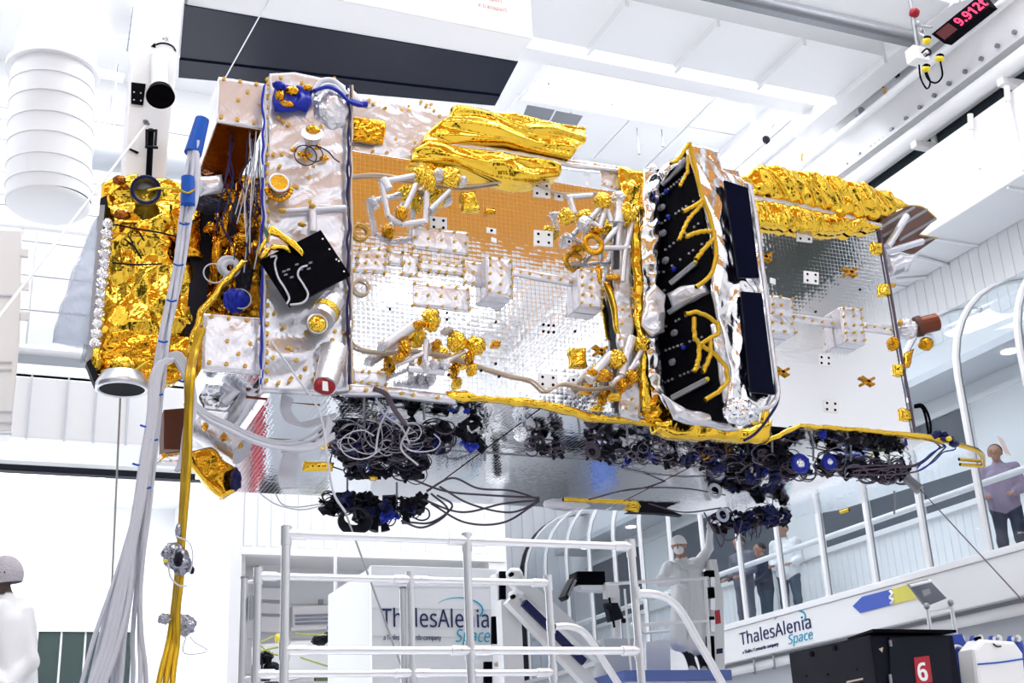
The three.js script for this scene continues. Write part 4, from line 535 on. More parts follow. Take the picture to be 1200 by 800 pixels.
// bottom edge wraps
sp('white_edge_wrap', foil([[400, 447], [450, 453], [500, 458], [535, 463]], [[400, 462], [450, 464], [500, 469], [535, 473]], PZ(ZF + 0.06), { amp: 0.03, bulge: 0.02, thick: 0.05 }), M.mli); sp('wrap_buttons', buttons([[410, 455], [429, 457], [452, 459], [471, 461], [484, 463], [513, 466]], PZ(ZF + 0.09), 0.02, 0.01), dotMat);
sp('gold_edge_wrap', [foil([[524, 458], [545, 457], [560, 463], [620, 466], [660, 474], [700, 486], [772, 491]], [[524, 466], [545, 471], [560, 468], [620, 475], [660, 483], [700, 494], [772, 499]], PZ(ZF + 0.07), { amp: 0.05, bulge: 0.03, thick: 0.05, freq: 8, cell: 0.015 }), foil([[766, 494], [800, 490], [850, 500], [880, 500], [905, 492]], [[768, 506], [800, 513], [850, 515], [890, 518], [903, 514]], PZ(ZF + 0.12), { amp: 0.08, bulge: 0.05, thick: 0.1, freq: 7 }), foil([[900, 513], [920, 503], [936, 496], [1000, 500], [1085, 508], [1108, 514]], [[900, 519], [922, 509], [938, 501], [1000, 505], [1085, 514], [1108, 519]], PZ(ZF + 0.07), { amp: 0.03, bulge: 0.02, thick: 0.06, freq: 9, cell: 0.015 }), foil([[893, 478], [901, 476]], [[890, 512], [903, 508]], PZ(ZF + 0.12), { amp: 0.05 })], M.gold);
sp('gold_corner_wrap', [foil([[750, 440], [760, 450], [785, 472], [792, 492]], [[752, 478], [760, 492], [778, 498], [790, 500]], PZ(ZF + 0.1), { amp: 0.1, bulge: 0.03, freq: 6 })], M.goldDeep);
// ---------------------------------------------------------------- top blankets
const PT = PZ(ZF - 0.06);
sp('top_white_blanket', foil([[413, 112], [440, 112], [480, 119], [545, 131], [562, 135]], [[411, 184], [440, 187], [470, 190], [490, 193], [505, 195]], PT, { bulge: 0.04, amp: 0.06, freq: 4, thick: 0.15 }), M.mli); { const L = []; for (let k = 0; k < 34; k++) { const x = rr(420, 530), y = rr(118, 182); if (x < 458 && y > 132 && y < 172) continue; if (x > 490 && y > 150) continue; L.push([x, y]); } sp('top_buttons', buttons(L, PT, 0.02, 0.06), dotMat).userData.kind = 'stuff'; }
sp('gold_top_blanket', foil([[496, 156], [512, 139], [540, 125], [600, 130], [650, 143], [686, 150]], [[497, 163], [540, 167], [600, 176], [640, 183], [668, 189], [685, 167]], PZ(ZF + 0.08), { bulge: 0.06, amp: 0.26, freq: 2.6, cell: 0.013, stretch: [0.6, 2], turn: 0.12, thick: 0.2 }), M.gold);
sp('silver_seam', foil([[495, 164], [560, 170], [620, 180], [672, 190], [735, 199]], [[495, 170], [560, 177], [620, 187], [672, 197], [735, 204]], PZ(ZF + 0.03), { amp: 0.03, thick: 0.05 }), M.mli);
sp('gold_top_blanket', foil([[484, 174], [500, 167], [560, 174], [620, 185], [655, 194]], [[482, 187], [510, 191], [550, 197], [600, 208], [632, 213], [652, 205]], PZ(ZF + 0.1), { bulge: 0.05, amp: 0.22, freq: 2.8, cell: 0.013, stretch: [0.6, 2], turn: 0.12, thick: 0.1 }), M.gold);
sp('gold_top_blanket', foil([[868, 212], [882, 197], [900, 192], [960, 204], [1020, 218], [1064, 237]], [[876, 222], [900, 229], [960, 244], [1000, 252], [1028, 257], [1060, 240]], PZ(ZF + 0.08), { bulge: 0.06, amp: 0.16, freq: 4.5, cell: 0.012, stretch: [2.8, 0.6], turn: -0.5, thick: 0.2 }), M.gold);
sp('silver_seam', foil([[882, 228], [940, 238], [990, 250], [1034, 262]], [[882, 235], [940, 246], [990, 257], [1034, 269]], PZ(ZF + 0.05), { amp: 0.04, thick: 0.05 }), M.mli);
sp('gold_top_blanket', foil([[882, 234], [940, 244], [990, 255], [1032, 265]], [[886, 263], [930, 268], [960, 273], [1000, 271], [1028, 268]], PZ(ZF + 0.08), { bulge: 0.05, amp: 0.13, freq: 5, cell: 0.012, stretch: [2.8, 0.6], turn: -0.3, thick: 0.06 }), M.gold);
sp('gold_fitting', blob(985, 250, 7, 5, PZ(ZF + 0.2), 0.05), M.goldDeep);
// ---------------------------------------------------------------- right end: striped panel, struts, thrusters
{
  const pl = P3(on(1028, 262, PZ(-10)), on(1032, 300, PZ(-10)), on(1090, 262, PZ(-10.9))), b = sp('striped_panel', slab([[1028, 262], [1060, 241], [1080, 243], [1097, 256], [1076, 276], [1098, 279], [1072, 297], [1050, 290], [1034, 286]], pl, 0.05), M.brown, { label: 'red-brown panel with pale slats' });
  for (const [a, c] of [[[1030, 267], [1070, 243]], [[1033, 277], [1085, 246]], [[1052, 282], [1095, 257]], [[1056, 292], [1092, 279]]]) part(b, 'slat', bar(on(...a, pl), on(...c, pl), 0.03, 0.05, pl.n), M.aluDark);
  part(b, 'gold_rim', tube(poly([[1060, 241], [1081, 243], [1097, 256]], pl), 0.014), M.goldDot); part(b, 'gold_rim', tube(poly([[1076, 275], [1098, 279]], pl), 0.014), M.goldDot);
  sp('strut', [rod(on(1039, 290, PZ(-10)), on(1062, 254, PZ(-10.2)), 0.045)], M.mli); sp('strut', [rod(on(1036, 296, PZ(-10)), on(1080, 283, PZ(-10.3)), 0.04)], M.mli);
  sp('foil_scrap', foil([[1037, 298], [1072, 298]], [[1044, 326], [1066, 318]], PZ(-10.1), { amp: 0.14, freq: 6, bulge: 0.04 }), M.mli);
  sp('edge_wire', pxTube([[1031, 270], [1037, 305], [1045, 350], [1055, 410], [1066, 470], [1072, 505]], PZ(ZF + 0.02), 0.016), M.cableMauve);
  const th = sp('thruster_body', [blob(1063, 385, 14, 13, PZ(-10.05), 0.1, { amp: 0.4 })], M.mli); const a = on(1074, 383, PZ(-10.05)), c = on(1098, 377, PZ(-9.95)), d = c.clone().sub(a).normalize();
  part(th, 'thruster_nozzle', [rod(a, c, 0.1, 0.1, 24)], M.copper, { label: 'red-brown thruster can' }); part(th, 'nozzle_band', [rod(a.clone().addScaledVector(d, -0.01), a.clone().addScaledVector(d, 0.05), 0.115, 0.12, 14)], M.brown); part(th, 'nozzle_lid', [rod(c, c.clone().addScaledVector(d, 0.012), 0.085, 0.085, 24)], M.red);
  sp('thruster_cup', [blob(1085, 403, 9, 8, PZ(-10), 0.08, { amp: 0.1 })], M.goldDeep); sp('thruster_cup', [blob(1048, 402, 5.5, 8.5, PZ(-9.98), 0.06, { amp: 0.1 })], M.goldDeep); sp('gold_scrap', foil([[1060, 414], [1072, 408]], [[1058, 432], [1066, 430]], PZ(-10), { amp: 0.05 }), M.goldDeep);
  sp('gold_fitting', [blob(1046, 334, 4, 3, PZ(-9.98), 0.03), blob(1055, 378, 3, 4, PZ(-9.98), 0.03)], M.goldDot);
  sp('black_hose', [pxTube([[1072, 475], [1080, 474], [1086, 482], [1090, 495], [1091, 508]], PZ(-10), 0.014), pxTube([[1072, 477], [1080, 477], [1084, 486], [1088, 508]], PZ(-10), 0.014)], M.black);
  sp('connector_cluster', [[1098, 508], [1106, 509], [1112, 514], [1104, 515], [1118, 520], [1094, 512]].map(([x, y]) => blob(x, y, 6, 4, PZ(-9.95), 0.05, { amp: 0.5 })), M.navy); sp('yellow_fitting', blob(1112, 514, 4, 3, PZ(-9.85), 0.03), M.yellow);
}
// ---------------------------------------------------------------- black instrument with silver cloth
{
  const zi = -9.3, PI = PZ(zi), Lp = P3(on(771, 210, PZ(ZF + 0.05)), on(778, 480, PZ(ZF + 0.05)), on(832, 330, PZ(-9.42)));
  const q0 = on(776, 330, PZ(ZF)), q1 = on(840, 330, PZ(zi)), q2 = on(893, 330, PZ(zi));
  const inst = sp('black_instrument', box(q1.x + 0.05, q2.x - 0.05, 4.35, 6.55, ZF, zi - 0.08), M.silver);
  part(inst, 'open_side', slab([[772, 212], [790, 190], [806, 172], [818, 225], [828, 280], [835, 330], [838, 400], [843, 470], [848, 494], [815, 490], [776, 476], [770, 400], [770, 300]], Lp, 0.08), M.black, { label: 'black open side with connectors' });
  part(inst, 'front_cloth', foil([[806, 167], [822, 225], [836, 268], [840, 300], [836, 340], [845, 380], [856, 440], [852, 480], [868, 500]], [[841, 175], [848, 200], [880, 214], [889, 260], [898, 320], [904, 380], [911, 440], [911, 464], [886, 492]], PI, { bulge: 0.02, amp: 0.1, freq: 3.5, cell: 0.018, thick: 0.05, edge: 0.25, stretch: [1.4, 0.8] }), M.silver);
  for (const q of [[[849, 211], [877, 220], [890, 325], [866, 325]], [[869, 341], [893, 343], [908, 462], [880, 459]]]) part(inst, 'navy_panel', slab(q, PZ(zi + 0.1), 0.03, 0.004), M.navyGlass, { label: 'dark navy cell panel' });
  part(inst, 'cloth_rim', [pxTube([[879, 216], [885, 250], [893, 310], [900, 370], [909, 440], [912, 462], [905, 475], [885, 480]], PZ(zi + 0.09), 0.022)], M.mli); part(inst, 'dark_rim', pxTube([[911, 440], [912, 468], [900, 490], [885, 508], [872, 516]], PZ(zi + 0.02), 0.014), M.navy);
  part(inst, 'side_cloth', [foil([[756, 198], [749, 300], [752, 400], [757, 466]], [[776, 200], [772, 330], [777, 430], [782, 480]], PZ(ZF + 0.12), { amp: 0.13, bulge: 0.02, freq: 4.5, thick: 0.06 }), foil([[757, 196], [764, 190]], [[768, 206], [775, 202]], PZ(ZF + 0.1), { amp: 0.05 }), foil([[770, 200], [790, 184], [806, 167]], [[778, 212], [796, 196], [812, 178]], PZ(-9.7), { amp: 0.08, bulge: 0.03 })], M.silver);
  part(inst, 'side_cloth', [foil([[782, 345], [800, 336], [826, 330]], [[790, 366], [806, 356], [832, 344]], Lp, { amp: 0.1, bulge: 0.05, off: 0.03 }), foil([[775, 462], [800, 477], [820, 480], [842, 490]], [[790, 488], [815, 497], [840, 502], [866, 504]], PZ(-9.5), { amp: 0.1, bulge: 0.04 }), foil([[757, 340], [768, 332], [778, 345]], [[752, 382], [764, 395], [778, 388]], PZ(ZF + 0.2), { amp: 0.1, bulge: 0.04 }), foil([[834, 380], [848, 470]], [[844, 378], [858, 462]], PZ(-9.35), { amp: 0.06 })], M.mli);
  part(inst, 'silver_pouch', blob(867, 482, 22, 16, PZ(zi + 0.08), 0.13, { amp: 0.5 }), M.silver);
  const PLf = { p: Lp.p.clone().addScaledVector(Lp.n, 0.03), n: Lp.n };
  const rods = [[[786, 332], [815, 308]], [[784, 366], [820, 344]], [[788, 466], [828, 445]], [[776, 216], [800, 193]], [[781, 212], [804, 186]]]; for (const [a, b] of rods) part(inst, 'probe_rod', rod(on(...a, PLf), on(...b, PLf), 0.03, 0.03), M.aluDark);
  for (const [x, y] of [[815, 307], [820, 343], [829, 444]]) part(inst, 'yellow_tip', blob(x, y, 2.6, 2.6, PLf, 0.025, { amp: 0 }), M.yellow);
  const dash = []; for (const [a, b] of [[[773, 230], [806, 202]], [[771, 264], [812, 236]], [[770, 300], [818, 262]], [[772, 322], [822, 286]], [[778, 340], [800, 322]], [[776, 384], [815, 364]], [[775, 412], [822, 395]], [[778, 448], [825, 428]], [[775, 470], [800, 458]]]) for (let k = 0; k < 11; k++) if (rnd() > 0.25) { const x = lerp(a[0], b[0], k / 10), y = lerp(a[1], b[1], k / 10); dash.push(slab([[x - 1.1, y - 1], [x + 0.9, y - 1.6], [x + 0.9, y + 0.4], [x - 1.1, y + 1]], PLf, 0.02)); } part(inst, 'pin_rows', dash, M.aluDark).userData.kind = 'stuff';
  part(inst, 'grey_lug', [[777, 273], [780, 305], [776, 243], [790, 390], [788, 424]].map(([x, y]) => blob(x, y, 5, 4.5, PLf, 0.02, { amp: 0.2 })), std([0.12, 0.13, 0.15], 0.4)); for (const [x, y] of [[781, 224], [783, 254], [790, 315], [801, 407]]) part(inst, 'blue_plug', blob(x, y, 3, 2.8, PLf, 0.025, { amp: 0.1 }), M.blue);
  const PG = PZ(zi + 0.14), gw = (pts, r = 0.022) => part(inst, 'gold_cable', tube(poly(resample(pts, 24), PG).map((p) => p.add(V(rr(-0.006, 0.006), rr(-0.006, 0.006), 0))), r, 70, 7), M.goldRope);
  gw([[808, 168], [814, 195], [822, 228], [831, 252], [837, 274], [840, 296], [836, 318], [826, 330], [815, 337]]); gw([[824, 234], [812, 242], [800, 248]], 0.02); gw([[823, 238], [806, 258], [796, 281]], 0.02); gw([[838, 271], [822, 271], [803, 277]]); gw([[838, 278], [824, 293], [815, 304]]); gw([[803, 368], [815, 365], [830, 371], [842, 380], [842, 390], [828, 398], [820, 404], [814, 395], [813, 372]]); gw([[820, 404], [819, 420], [814, 436]]); gw([[832, 395], [833, 415], [824, 436]]); gw([[822, 404], [838, 415], [851, 430], [853, 448], [840, 460], [826, 468]]); gw([[806, 170], [796, 185], [786, 192]], 0.02); gw([[806, 182], [806, 200], [797, 218]], 0.016);
}
// ---------------------------------------------------------------- test harness hanging under the mirror boards
function tangle(list, pl, n, rPx, r, mat, name = 'wire_tangle') {    // loose looped wires around each centre
  const g = []; for (const [x, y, w, h] of list) for (let k = 0; k < n; k++) { const cx = x + rr(-w, w), cy = y + rr(-h, h), R = rr(0.4, 1) * rPx, a0 = rr(0, 6), P = [], z = pl.p.z + rr(-0.18, 0.18), tl = rr(0.5, 1); for (let i = 0; i < 8; i++) { const a = a0 + i * 0.75; P.push(on(cx + R * Math.cos(a) * rr(0.8, 1.1), cy + R * tl * Math.sin(a), PZ(z + 0.05 * Math.sin(a * 1.7)))); } g.push(tube(P, r * rr(0.7, 1.3), 22, 5)); } const m = sp(name, g, mat); m.userData.kind = 'stuff'; return m;
}
function lumps(list, pl, n, s, mat, name) { const g = []; for (const [x, y, w, h] of list) for (let k = 0; k < n; k++) { const X = x + rr(-w, w), Y = y + rr(-h, h), Z = PZ(pl.p.z + rr(-0.15, 0.15)); if (k % 3 === 0 || name !== 'connector_cluster') g.push(blob(X, Y, rr(0.4, 1) * s, rr(0.4, 1) * s * 0.8, Z, 0.05, { amp: 0.9, freq: 3, detail: 5 })); for (let q = 0; q < 2; q++) { const c = on(X + rr(-5, 5), Y + rr(-4, 4), Z), d = V(rr(-1, 1), rr(-1, 1), rr(-1, 1)).normalize().multiplyScalar(rr(0.03, 0.08) * s / 8), r0 = rr(0.012, 0.034) * s / 8; if (q) g.push(rod(c.clone().sub(d), c.clone().add(d), r0, r0, 7)); else g.push(bar(c.clone().sub(d), c.clone().add(d), r0 * 2.6, r0 * 1.2, V(rr(-1, 1), rr(-1, 1), 1))); } } const m = sp(name, g, mat); m.userData.kind = 'stuff'; return m; }
function fringe(list, pl, mat) { const g = []; for (const [x, y, w] of list) for (let k = 0; k < 10; k++) { const a = x + rr(-w, w); g.push(pxTube([[a, y], [a + rr(-4, 4), y + rr(6, 10)], [a + rr(-7, 7), y + rr(12, 22)]], PZ(pl.p.z + rr(-0.1, 0.1)), 0.007, 8, 4)); } const m = sp('loose_wires', g, mat); m.userData.kind = 'stuff'; }
// front left mass (A), rear left mass (B), front right row (C), rear right mass (D)
const HA = PZ(-10.45), HB = PZ(-12.6), HC = PZ(-10.6), HD = PZ(-12.9);
const LA = [[405, 512, 14, 14], [440, 512, 22, 14], [480, 515, 22, 14], [512, 512, 14, 12], [420, 530, 16, 8], [460, 530, 24, 8]];
lumps(LA, HA, 12, 9, M.rubber, 'connector_cluster'); lumps(LA, PZ(-10.4), 3, 8, M.navy, 'connector_cluster'); tangle(LA, HA, 16, 15, 0.007, M.cableMauve); tangle(LA, HA, 8, 20, 0.007, M.cableDark); tangle([[420, 505, 20, 10], [470, 510, 30, 12]], PZ(-10.3), 9, 30, 0.005, M.cableGrey); tangle([[430, 515, 30, 12], [480, 518, 30, 12]], PZ(-10.25), 7, 24, 0.005, M.cable);
lumps([[545, 505, 14, 8], [552, 518, 10, 6]], HA, 7, 7, M.rubber, 'connector_cluster'); lumps([[540, 478, 10, 5], [548, 520, 12, 6], [532, 470, 5, 6]], PZ(-10.35), 3, 6, M.blue, 'blue_caps');
const LB = [[392, 590, 12, 8], [420, 590, 14, 8], [450, 594, 16, 9], [480, 594, 14, 9], [440, 604, 22, 6]];
lumps(LB, HB, 14, 9, M.rubber, 'connector_cluster'); lumps(LB, PZ(-12.5), 3, 8, M.navy, 'connector_cluster'); tangle(LB, HB, 9, 12, 0.008, M.cableDark); lumps([[450, 605, 9, 4], [430, 548, 6, 3]], PZ(-12.4), 3, 6, M.blue, 'blue_caps');
const LB2 = [[430, 550, 18, 6], [470, 550, 18, 6], [490, 545, 8, 6]]; lumps(LB2, PZ(-11.8), 10, 9, M.rubber, 'connector_cluster'); tangle(LB2, PZ(-11.8), 8, 14, 0.007, M.cableDark); sp('gold_fitting', blob(437, 560, 6, 3, PZ(-11.7), 0.04), M.gold);
{ const g = []; for (let k = 0; k < 12; k++) { const P = []; for (let i = 0; i <= 12; i++) { const a = i / 12 * 6.4 + 1; P.push(on(416 + (14 + k * 0.5) * Math.cos(a), 606 + (10 + k * 0.55) * Math.sin(a) + k * 0.4, PZ(-12.4 + k * 0.012))); } g.push(tube(P, 0.011, 40, 5)); } sp('hanging_cable_coil', g, M.cableDark, { label: 'grey cable coil hanging lowest' }); }
for (const [a, b] of [[[442, 605], [438, 622]], [[448, 605], [452, 622]], [[475, 598], [476, 613]]]) sp('connector_tail', rod(on(...a, PZ(-12.4)), on(...b, PZ(-12.4)), 0.02, 0.05), M.rubber);
// blue-grey foil bags and small boxes mid-span
for (const [x, y, w, h] of [[570, 505, 8, 9], [573, 485, 7, 7], [608, 485, 9, 9], [610, 508, 9, 9], [590, 482, 8, 6]]) sp('foil_bag', blob(x, y, w, h, PZ(-10.5), 0.07, { amp: 0.5 }), M.silver);
const LM = [[630, 523, 10, 6], [648, 526, 8, 7], [695, 528, 6, 8], [708, 530, 6, 8], [722, 530, 6, 7], [745, 532, 10, 8], [770, 530, 14, 10], [792, 532, 14, 12]];
lumps(LM, PZ(-10.9), 6, 6, M.rubber, 'connector_cluster'); tangle(LM, PZ(-10.9), 7, 9, 0.008, M.cableMauve); tangle(LM.slice(4), PZ(-10.85), 6, 12, 0.005, M.cableGrey); sp('mauve_coil', [ringG(695, 528, 0.07, 0.016, PZ(-10.7)), ringG(694, 529, 0.055, 0.016, PZ(-10.68))], M.cableMauve); lumps([[738, 543, 4, 3], [762, 535, 6, 4]], PZ(-10.8), 2, 4, M.blue, 'blue_caps');
const LC0 = [[815, 525, 16, 14], [845, 535, 18, 16], [870, 540, 16, 16], [890, 550, 18, 14], [908, 545, 16, 16]]; lumps(LC0, PZ(-10.9), 12, 8, M.rubber, 'connector_cluster'); lumps(LC0, PZ(-10.8), 4, 8, M.navy, 'connector_cluster'); tangle(LC0, PZ(-10.9), 9, 16, 0.005, M.cableGrey); tangle(LC0, PZ(-10.85), 12, 14, 0.007, M.cableMauve); lumps(LC0, PZ(-10.8), 2, 8, M.silver, 'foil_bags'); lumps(LC0, PZ(-10.75), 1, 4, M.blue, 'blue_caps'); lumps(LC0, PZ(-10.75), 1, 3, M.goldDeep, 'gold_bits');
const LC = [[905, 538, 12, 8], [935, 546, 12, 8], [972, 546, 12, 9], [1000, 545, 12, 10], [1025, 550, 14, 10], [1048, 552, 12, 10]]; lumps(LC, HC, 9, 8, M.rubber, 'connector_cluster'); tangle(LC, HC, 16, 13, 0.008, M.cableMauve); tangle(LC, HC, 5, 16, 0.006, M.cableGrey); for (const [x, y, r] of [[938, 543, 12], [972, 541, 9]]) { sp('blue_cable_coil', [ringG(x, y, r * 0.0068, 0.028, PZ(-10.35)), ringG(x, y + 1, r * 0.005, 0.026, PZ(-10.33)), ringG(x - 1, y, r * 0.006, 0.028, PZ(-10.3))], M.blue, { label: 'bright blue cable coil' }); sp('foil_core', blob(x, y, r * 0.5, r * 0.5, PZ(-10.3), 0.03, { amp: 0.5 }), M.silver); }
lumps([[925, 505, 6, 4], [968, 509, 8, 5], [1060, 513, 8, 4]], PZ(-10.12), 3, 5, M.blue, 'blue_caps'); lumps([[940, 506, 12, 4], [998, 512, 10, 5], [1030, 512, 14, 5], [1045, 520, 6, 6]], PZ(-10.15), 6, 6, M.rubber, 'connector_cluster');
const LD = [[848, 610, 10, 8], [870, 608, 12, 8], [892, 606, 12, 8], [912, 606, 9, 7]]; lumps(LD, HD, 14, 8, M.rubber, 'connector_cluster'); lumps(LD, PZ(-12.8), 3, 8, M.navy, 'connector_cluster'); tangle(LD, HD, 10, 10, 0.008, M.cableMauve); lumps(LD, PZ(-12.75), 1, 4, M.blue, 'blue_caps'); lumps(LD, PZ(-12.75), 1, 3, M.silver, 'foil_bits'); sp('grey_hose_ring', ringG(847, 603, 0.07, 0.02, PZ(-12.6)), M.cable); sp('grey_hose_ring', ringG(838, 575, 0.07, 0.02, PZ(-11.6)), M.cable); fringe([[875, 612, 20]], PZ(-12.7), M.cableDark); lumps([[880, 618, 6, 4], [870, 620, 4, 4], [905, 614, 6, 4]], PZ(-12.7), 2, 5, M.navy, 'connector_cluster');
// hanger rods between boards and trays
for (const [x, y0, y1, z] of [[497, 462, 492, -10.3], [427, 463, 500, -10.3], [407, 555, 580, -12.6], [465, 565, 600, -12.6], [615, 480, 520, -10.5], [568, 480, 540, -10.6], [953, 510, 540, -10.4], [997, 517, 540, -10.4], [1042, 520, 545, -10.4], [735, 492, 520, -10.5], [679, 490, 515, -10.5], [1048, 575, 602, -11.2], [905, 500, 530, -10.4]]) sp('hanger_rod', rod(on(x, y0, PZ(z)), on(x, y1, PZ(z)), 0.012, 0.012, 6), M.aluDark);
// long drooping wires
const wires = (L, z, r, m, name = 'drooping_wire') => { for (const pts of L) sp(name, pxTube(pts, PZ(z), r, pts.length * 8, 5), m); };
wires([[[500, 575], [530, 560], [560, 572], [600, 575], [632, 585]], [[495, 585], [540, 600], [590, 590], [632, 586]], [[505, 590], [545, 612], [590, 612], [630, 588]], [[515, 570], [550, 590], [600, 600], [632, 587]], [[480, 560], [520, 575], [570, 580], [632, 583]], [[505, 578], [525, 598], [495, 618], [470, 610]], [[512, 580], [530, 592], [505, 612], [480, 612]]], -12.2, 0.012, M.cableMauve);
wires([[[690, 585], [740, 573], [800, 572], [850, 580]], [[760, 590], [800, 600], [845, 595]], [[770, 545], [800, 552], [760, 570], [730, 575]], [[825, 600], [835, 620], [845, 640], [850, 625]], [[840, 612], [850, 632], [862, 630], [870, 610]]], -12.2, 0.009, M.cableMauve);
wires([[[1000, 552], [1040, 548], [1075, 545], [1095, 530], [1112, 512]], [[1000, 556], [1045, 556], [1080, 550], [1100, 532], [1115, 516]], [[990, 548], [1030, 545], [1070, 545], [1090, 534]]], -10.2, 0.01, M.cableMauve); wires([[[1075, 552], [1095, 540], [1105, 530], [1120, 525], [1115, 515]], [[1075, 548], [1090, 532], [1108, 522]]], -10.15, 0.008, M.blue); wires([[[440, 465], [450, 485], [470, 500], [480, 520]], [[460, 470], [445, 500], [440, 530]], [[480, 500], [470, 525], [490, 545]]], -10.1, 0.01, M.cable); wires([[[438, 455], [452, 462], [462, 480], [475, 498]]], -9.9, 0.024, M.cableMauve);
sp('rear_flap', foil([[634, 583], [660, 584], [700, 590]], [[640, 594], [665, 599], [690, 594]], PZ(-13.5), { amp: 0.08, bulge: 0.04 }), M.mli); sp('rear_gold_flap', foil([[738, 590], [755, 588]], [[730, 598], [748, 600]], PZ(-13.4), { amp: 0.05 }), M.gold); sp('rear_dark_tray', slab([[735, 600], [757, 588], [775, 592], [800, 604], [770, 601]], PZ(-13.4), 0.1), M.rubber);
sp('harness_arm', [rod(on(1062, 560, PZ(-10.5)), on(1078, 574, PZ(-10.4)), 0.05, 0.06)], M.aluDark);
// ================================================================ lifting gear
{
  const yb = 8.6, pl = PY(yb), e = on(625, 46, pl), zf = e.z, zbk = on(580, 126, pl).z, x0 = on(170, -24, pl).x, t = thing('lifting_beam', 'wide white lifting beam with a dark glossy underside plate above the satellite', 'lifting beam', V((x0 + e.x) / 2, yb, (zf + zbk) / 2));
  part(t, 'beam_body', rbox(on(219, 0, PZ(-11.05)).x + 0.02, e.x, yb, yb + 1.2, zbk - 0.05, zf, 0.015), M.white);
  part(t, 'underside_plate', slab([[216, 6], [607, 73], [580, 124], [209, 91]], PY(yb - 0.012), 0.02, 0.003), M.plateNavy, { label: 'dark navy underside plate' });
  part(t, 'plate_step', slab([[209, 91], [580, 124], [586, 113], [210, 70]], PY(yb - 0.03), 0.02), M.plateNavy);
  const u = V(1, 0, 0), v = V(0, 1, 0), o = on(494, 0, PZ(zf + 0.004)); part(t, 'red_lettering', [text('e transport', 0.05, 0.004, on(560, 7, PZ(zf + 0.004)), u, v), text('den Transport', 0.05, 0.004, on(545, -6, PZ(zf + 0.004)), u, v)], std([0.75, 0.42, 0.4], 0.5), { label: 'small red print' });
  part(t, 'lifting_lug', [box(2.9, 3.1, yb + 1.2, 12, zf - 0.6, zf - 0.5)], M.alu);
}
{
  const pl = PZ(-11.05), t = thing('lifting_arm', 'white vertical lifting arm with a black plus X arrow and a black-footed cylinder', 'lifting arm', on(168, 262, pl));
  part(t, 'arm_body', slab([[155, -70], [222, -70], [216, 0], [197, 170], [191, 262], [140, 262], [146, 190], [160, 0]], pl, 0.4, 0.012), M.whiteGloss);
  const pf = PZ(-11.03);
  const c0 = on(187, 66, PZ(-11.05)), c1 = on(188, 110, PZ(-10.72)), d = c1.clone().sub(c0).normalize(); part(t, 'buffer_cylinder', rod(c0, c1, 0.085, 0.085, 28), M.whiteGloss); part(t, 'buffer_foot', [rod(c1.clone().addScaledVector(d, -0.04), c1.clone().addScaledVector(d, 0.05), 0.115, 0.135, 32)], M.black, { label: 'black rubber foot' });
  const hp = part(t, 'black_plate', slab([[154, 96], [171, 98], [168, 122], [154, 120]], PZ(-11.02), 0.03, 0.004), M.black); part(hp, 'bolts', [[157, 108], [165, 109], [157, 117], [165, 118]].map(([x, y]) => disc(x, y, 0.007, PZ(-11.018), 0.008)), M.alu);
  part(t, 'painted_arrow', [tube(poly([[206, 60], [203, 55], [197, 51.5], [189, 50.5], [182, 52.5]], PZ(-11.045)), 0.008, 20, 6), slab([[177, 54], [181.5, 50], [182.5, 55.5]], PZ(-11.04), 0.01)], M.black); part(t, 'painted_letters', text('+X', 0.045, 0.003, on(189.5, 47, PZ(-11.048)), V(1, 0, 0), V(0, 1, 0)), M.aluDark);
  const st = part(t, 'black_strut', [rod(on(177, 152, PZ(-10.95)), on(174, 212, PZ(-10.95)), 0.03, 0.03)], M.black); part(st, 'clevis', [rod(on(172, 152, PZ(-10.92)), on(172, 170, PZ(-10.92)), 0.014), rod(on(183, 152, PZ(-10.92)), on(182, 170, PZ(-10.92)), 0.014), rod(on(172, 153, PZ(-10.92)), on(183, 153, PZ(-10.92)), 0.014), rod(on(170, 172, PZ(-10.92)), on(185, 173, PZ(-10.92)), 0.014)], M.rubber);
  part(t, 'eye_bolt', [ringG(171, 143, 0.02, 0.008, PZ(-11)), rod(on(168, 141, PZ(-11.02)), on(175, 146, PZ(-11.02)), 0.012)], M.steel); part(t, 'slot_row', [rod(on(156, 7, pf), on(149, 60, pf), 0.006), ...[12, 20, 30, 38, 46, 58].map(y => disc(lerp(156, 149, (y - 7) / 53), y, 0.008, pf, 0.01)), rod(on(138, 75, pf), on(137, 88, pf), 0.006)], M.steel); part(t, 'latch', slab([[149, 172], [163, 178], [161, 180], [150, 174]], pf, 0.01), M.black);
}
single('white_strap', 'taut white strap running from the lifting arm down past the gold module', 'strap', [rod(on(170, 148, PZ(-10.95)), on(-20, 396, PZ(-8)), 0.012, 0.012, 8)], M.white);
single('sling_rope', 'thin pale rope slanting from the lifting beam to the upper white box', 'rope', [rod(on(326, -20, PZ(-11)), on(264, 91, PZ(-10.3)), 0.006)], M.cable);
single('plumb_line', 'thin grey line hanging straight down from the nozzle of gold module', 'line', [rod(on(141, 466, PZ(-10.85)), V(on(131, 800, PZ(-10.85)).x, 0, -10.85), 0.009)], std([0.4, 0.38, 0.36], 0.6));
single('guy_wire', 'thin grey guy wire running from wing of satellite down to the right', 'wire', [rod(on(1078, 573, PZ(-10.4)), on(1210, 716, PZ(-7.5)), 0.006)], M.cableMauve);
single('guy_wire', 'thin grey guy wire slanting down behind the platform rails', 'wire', [rod(on(404, 598, PZ(-9.6)), on(474, 790, PZ(-9)), 0.008)], std([0.3, 0.3, 0.32], 0.5));
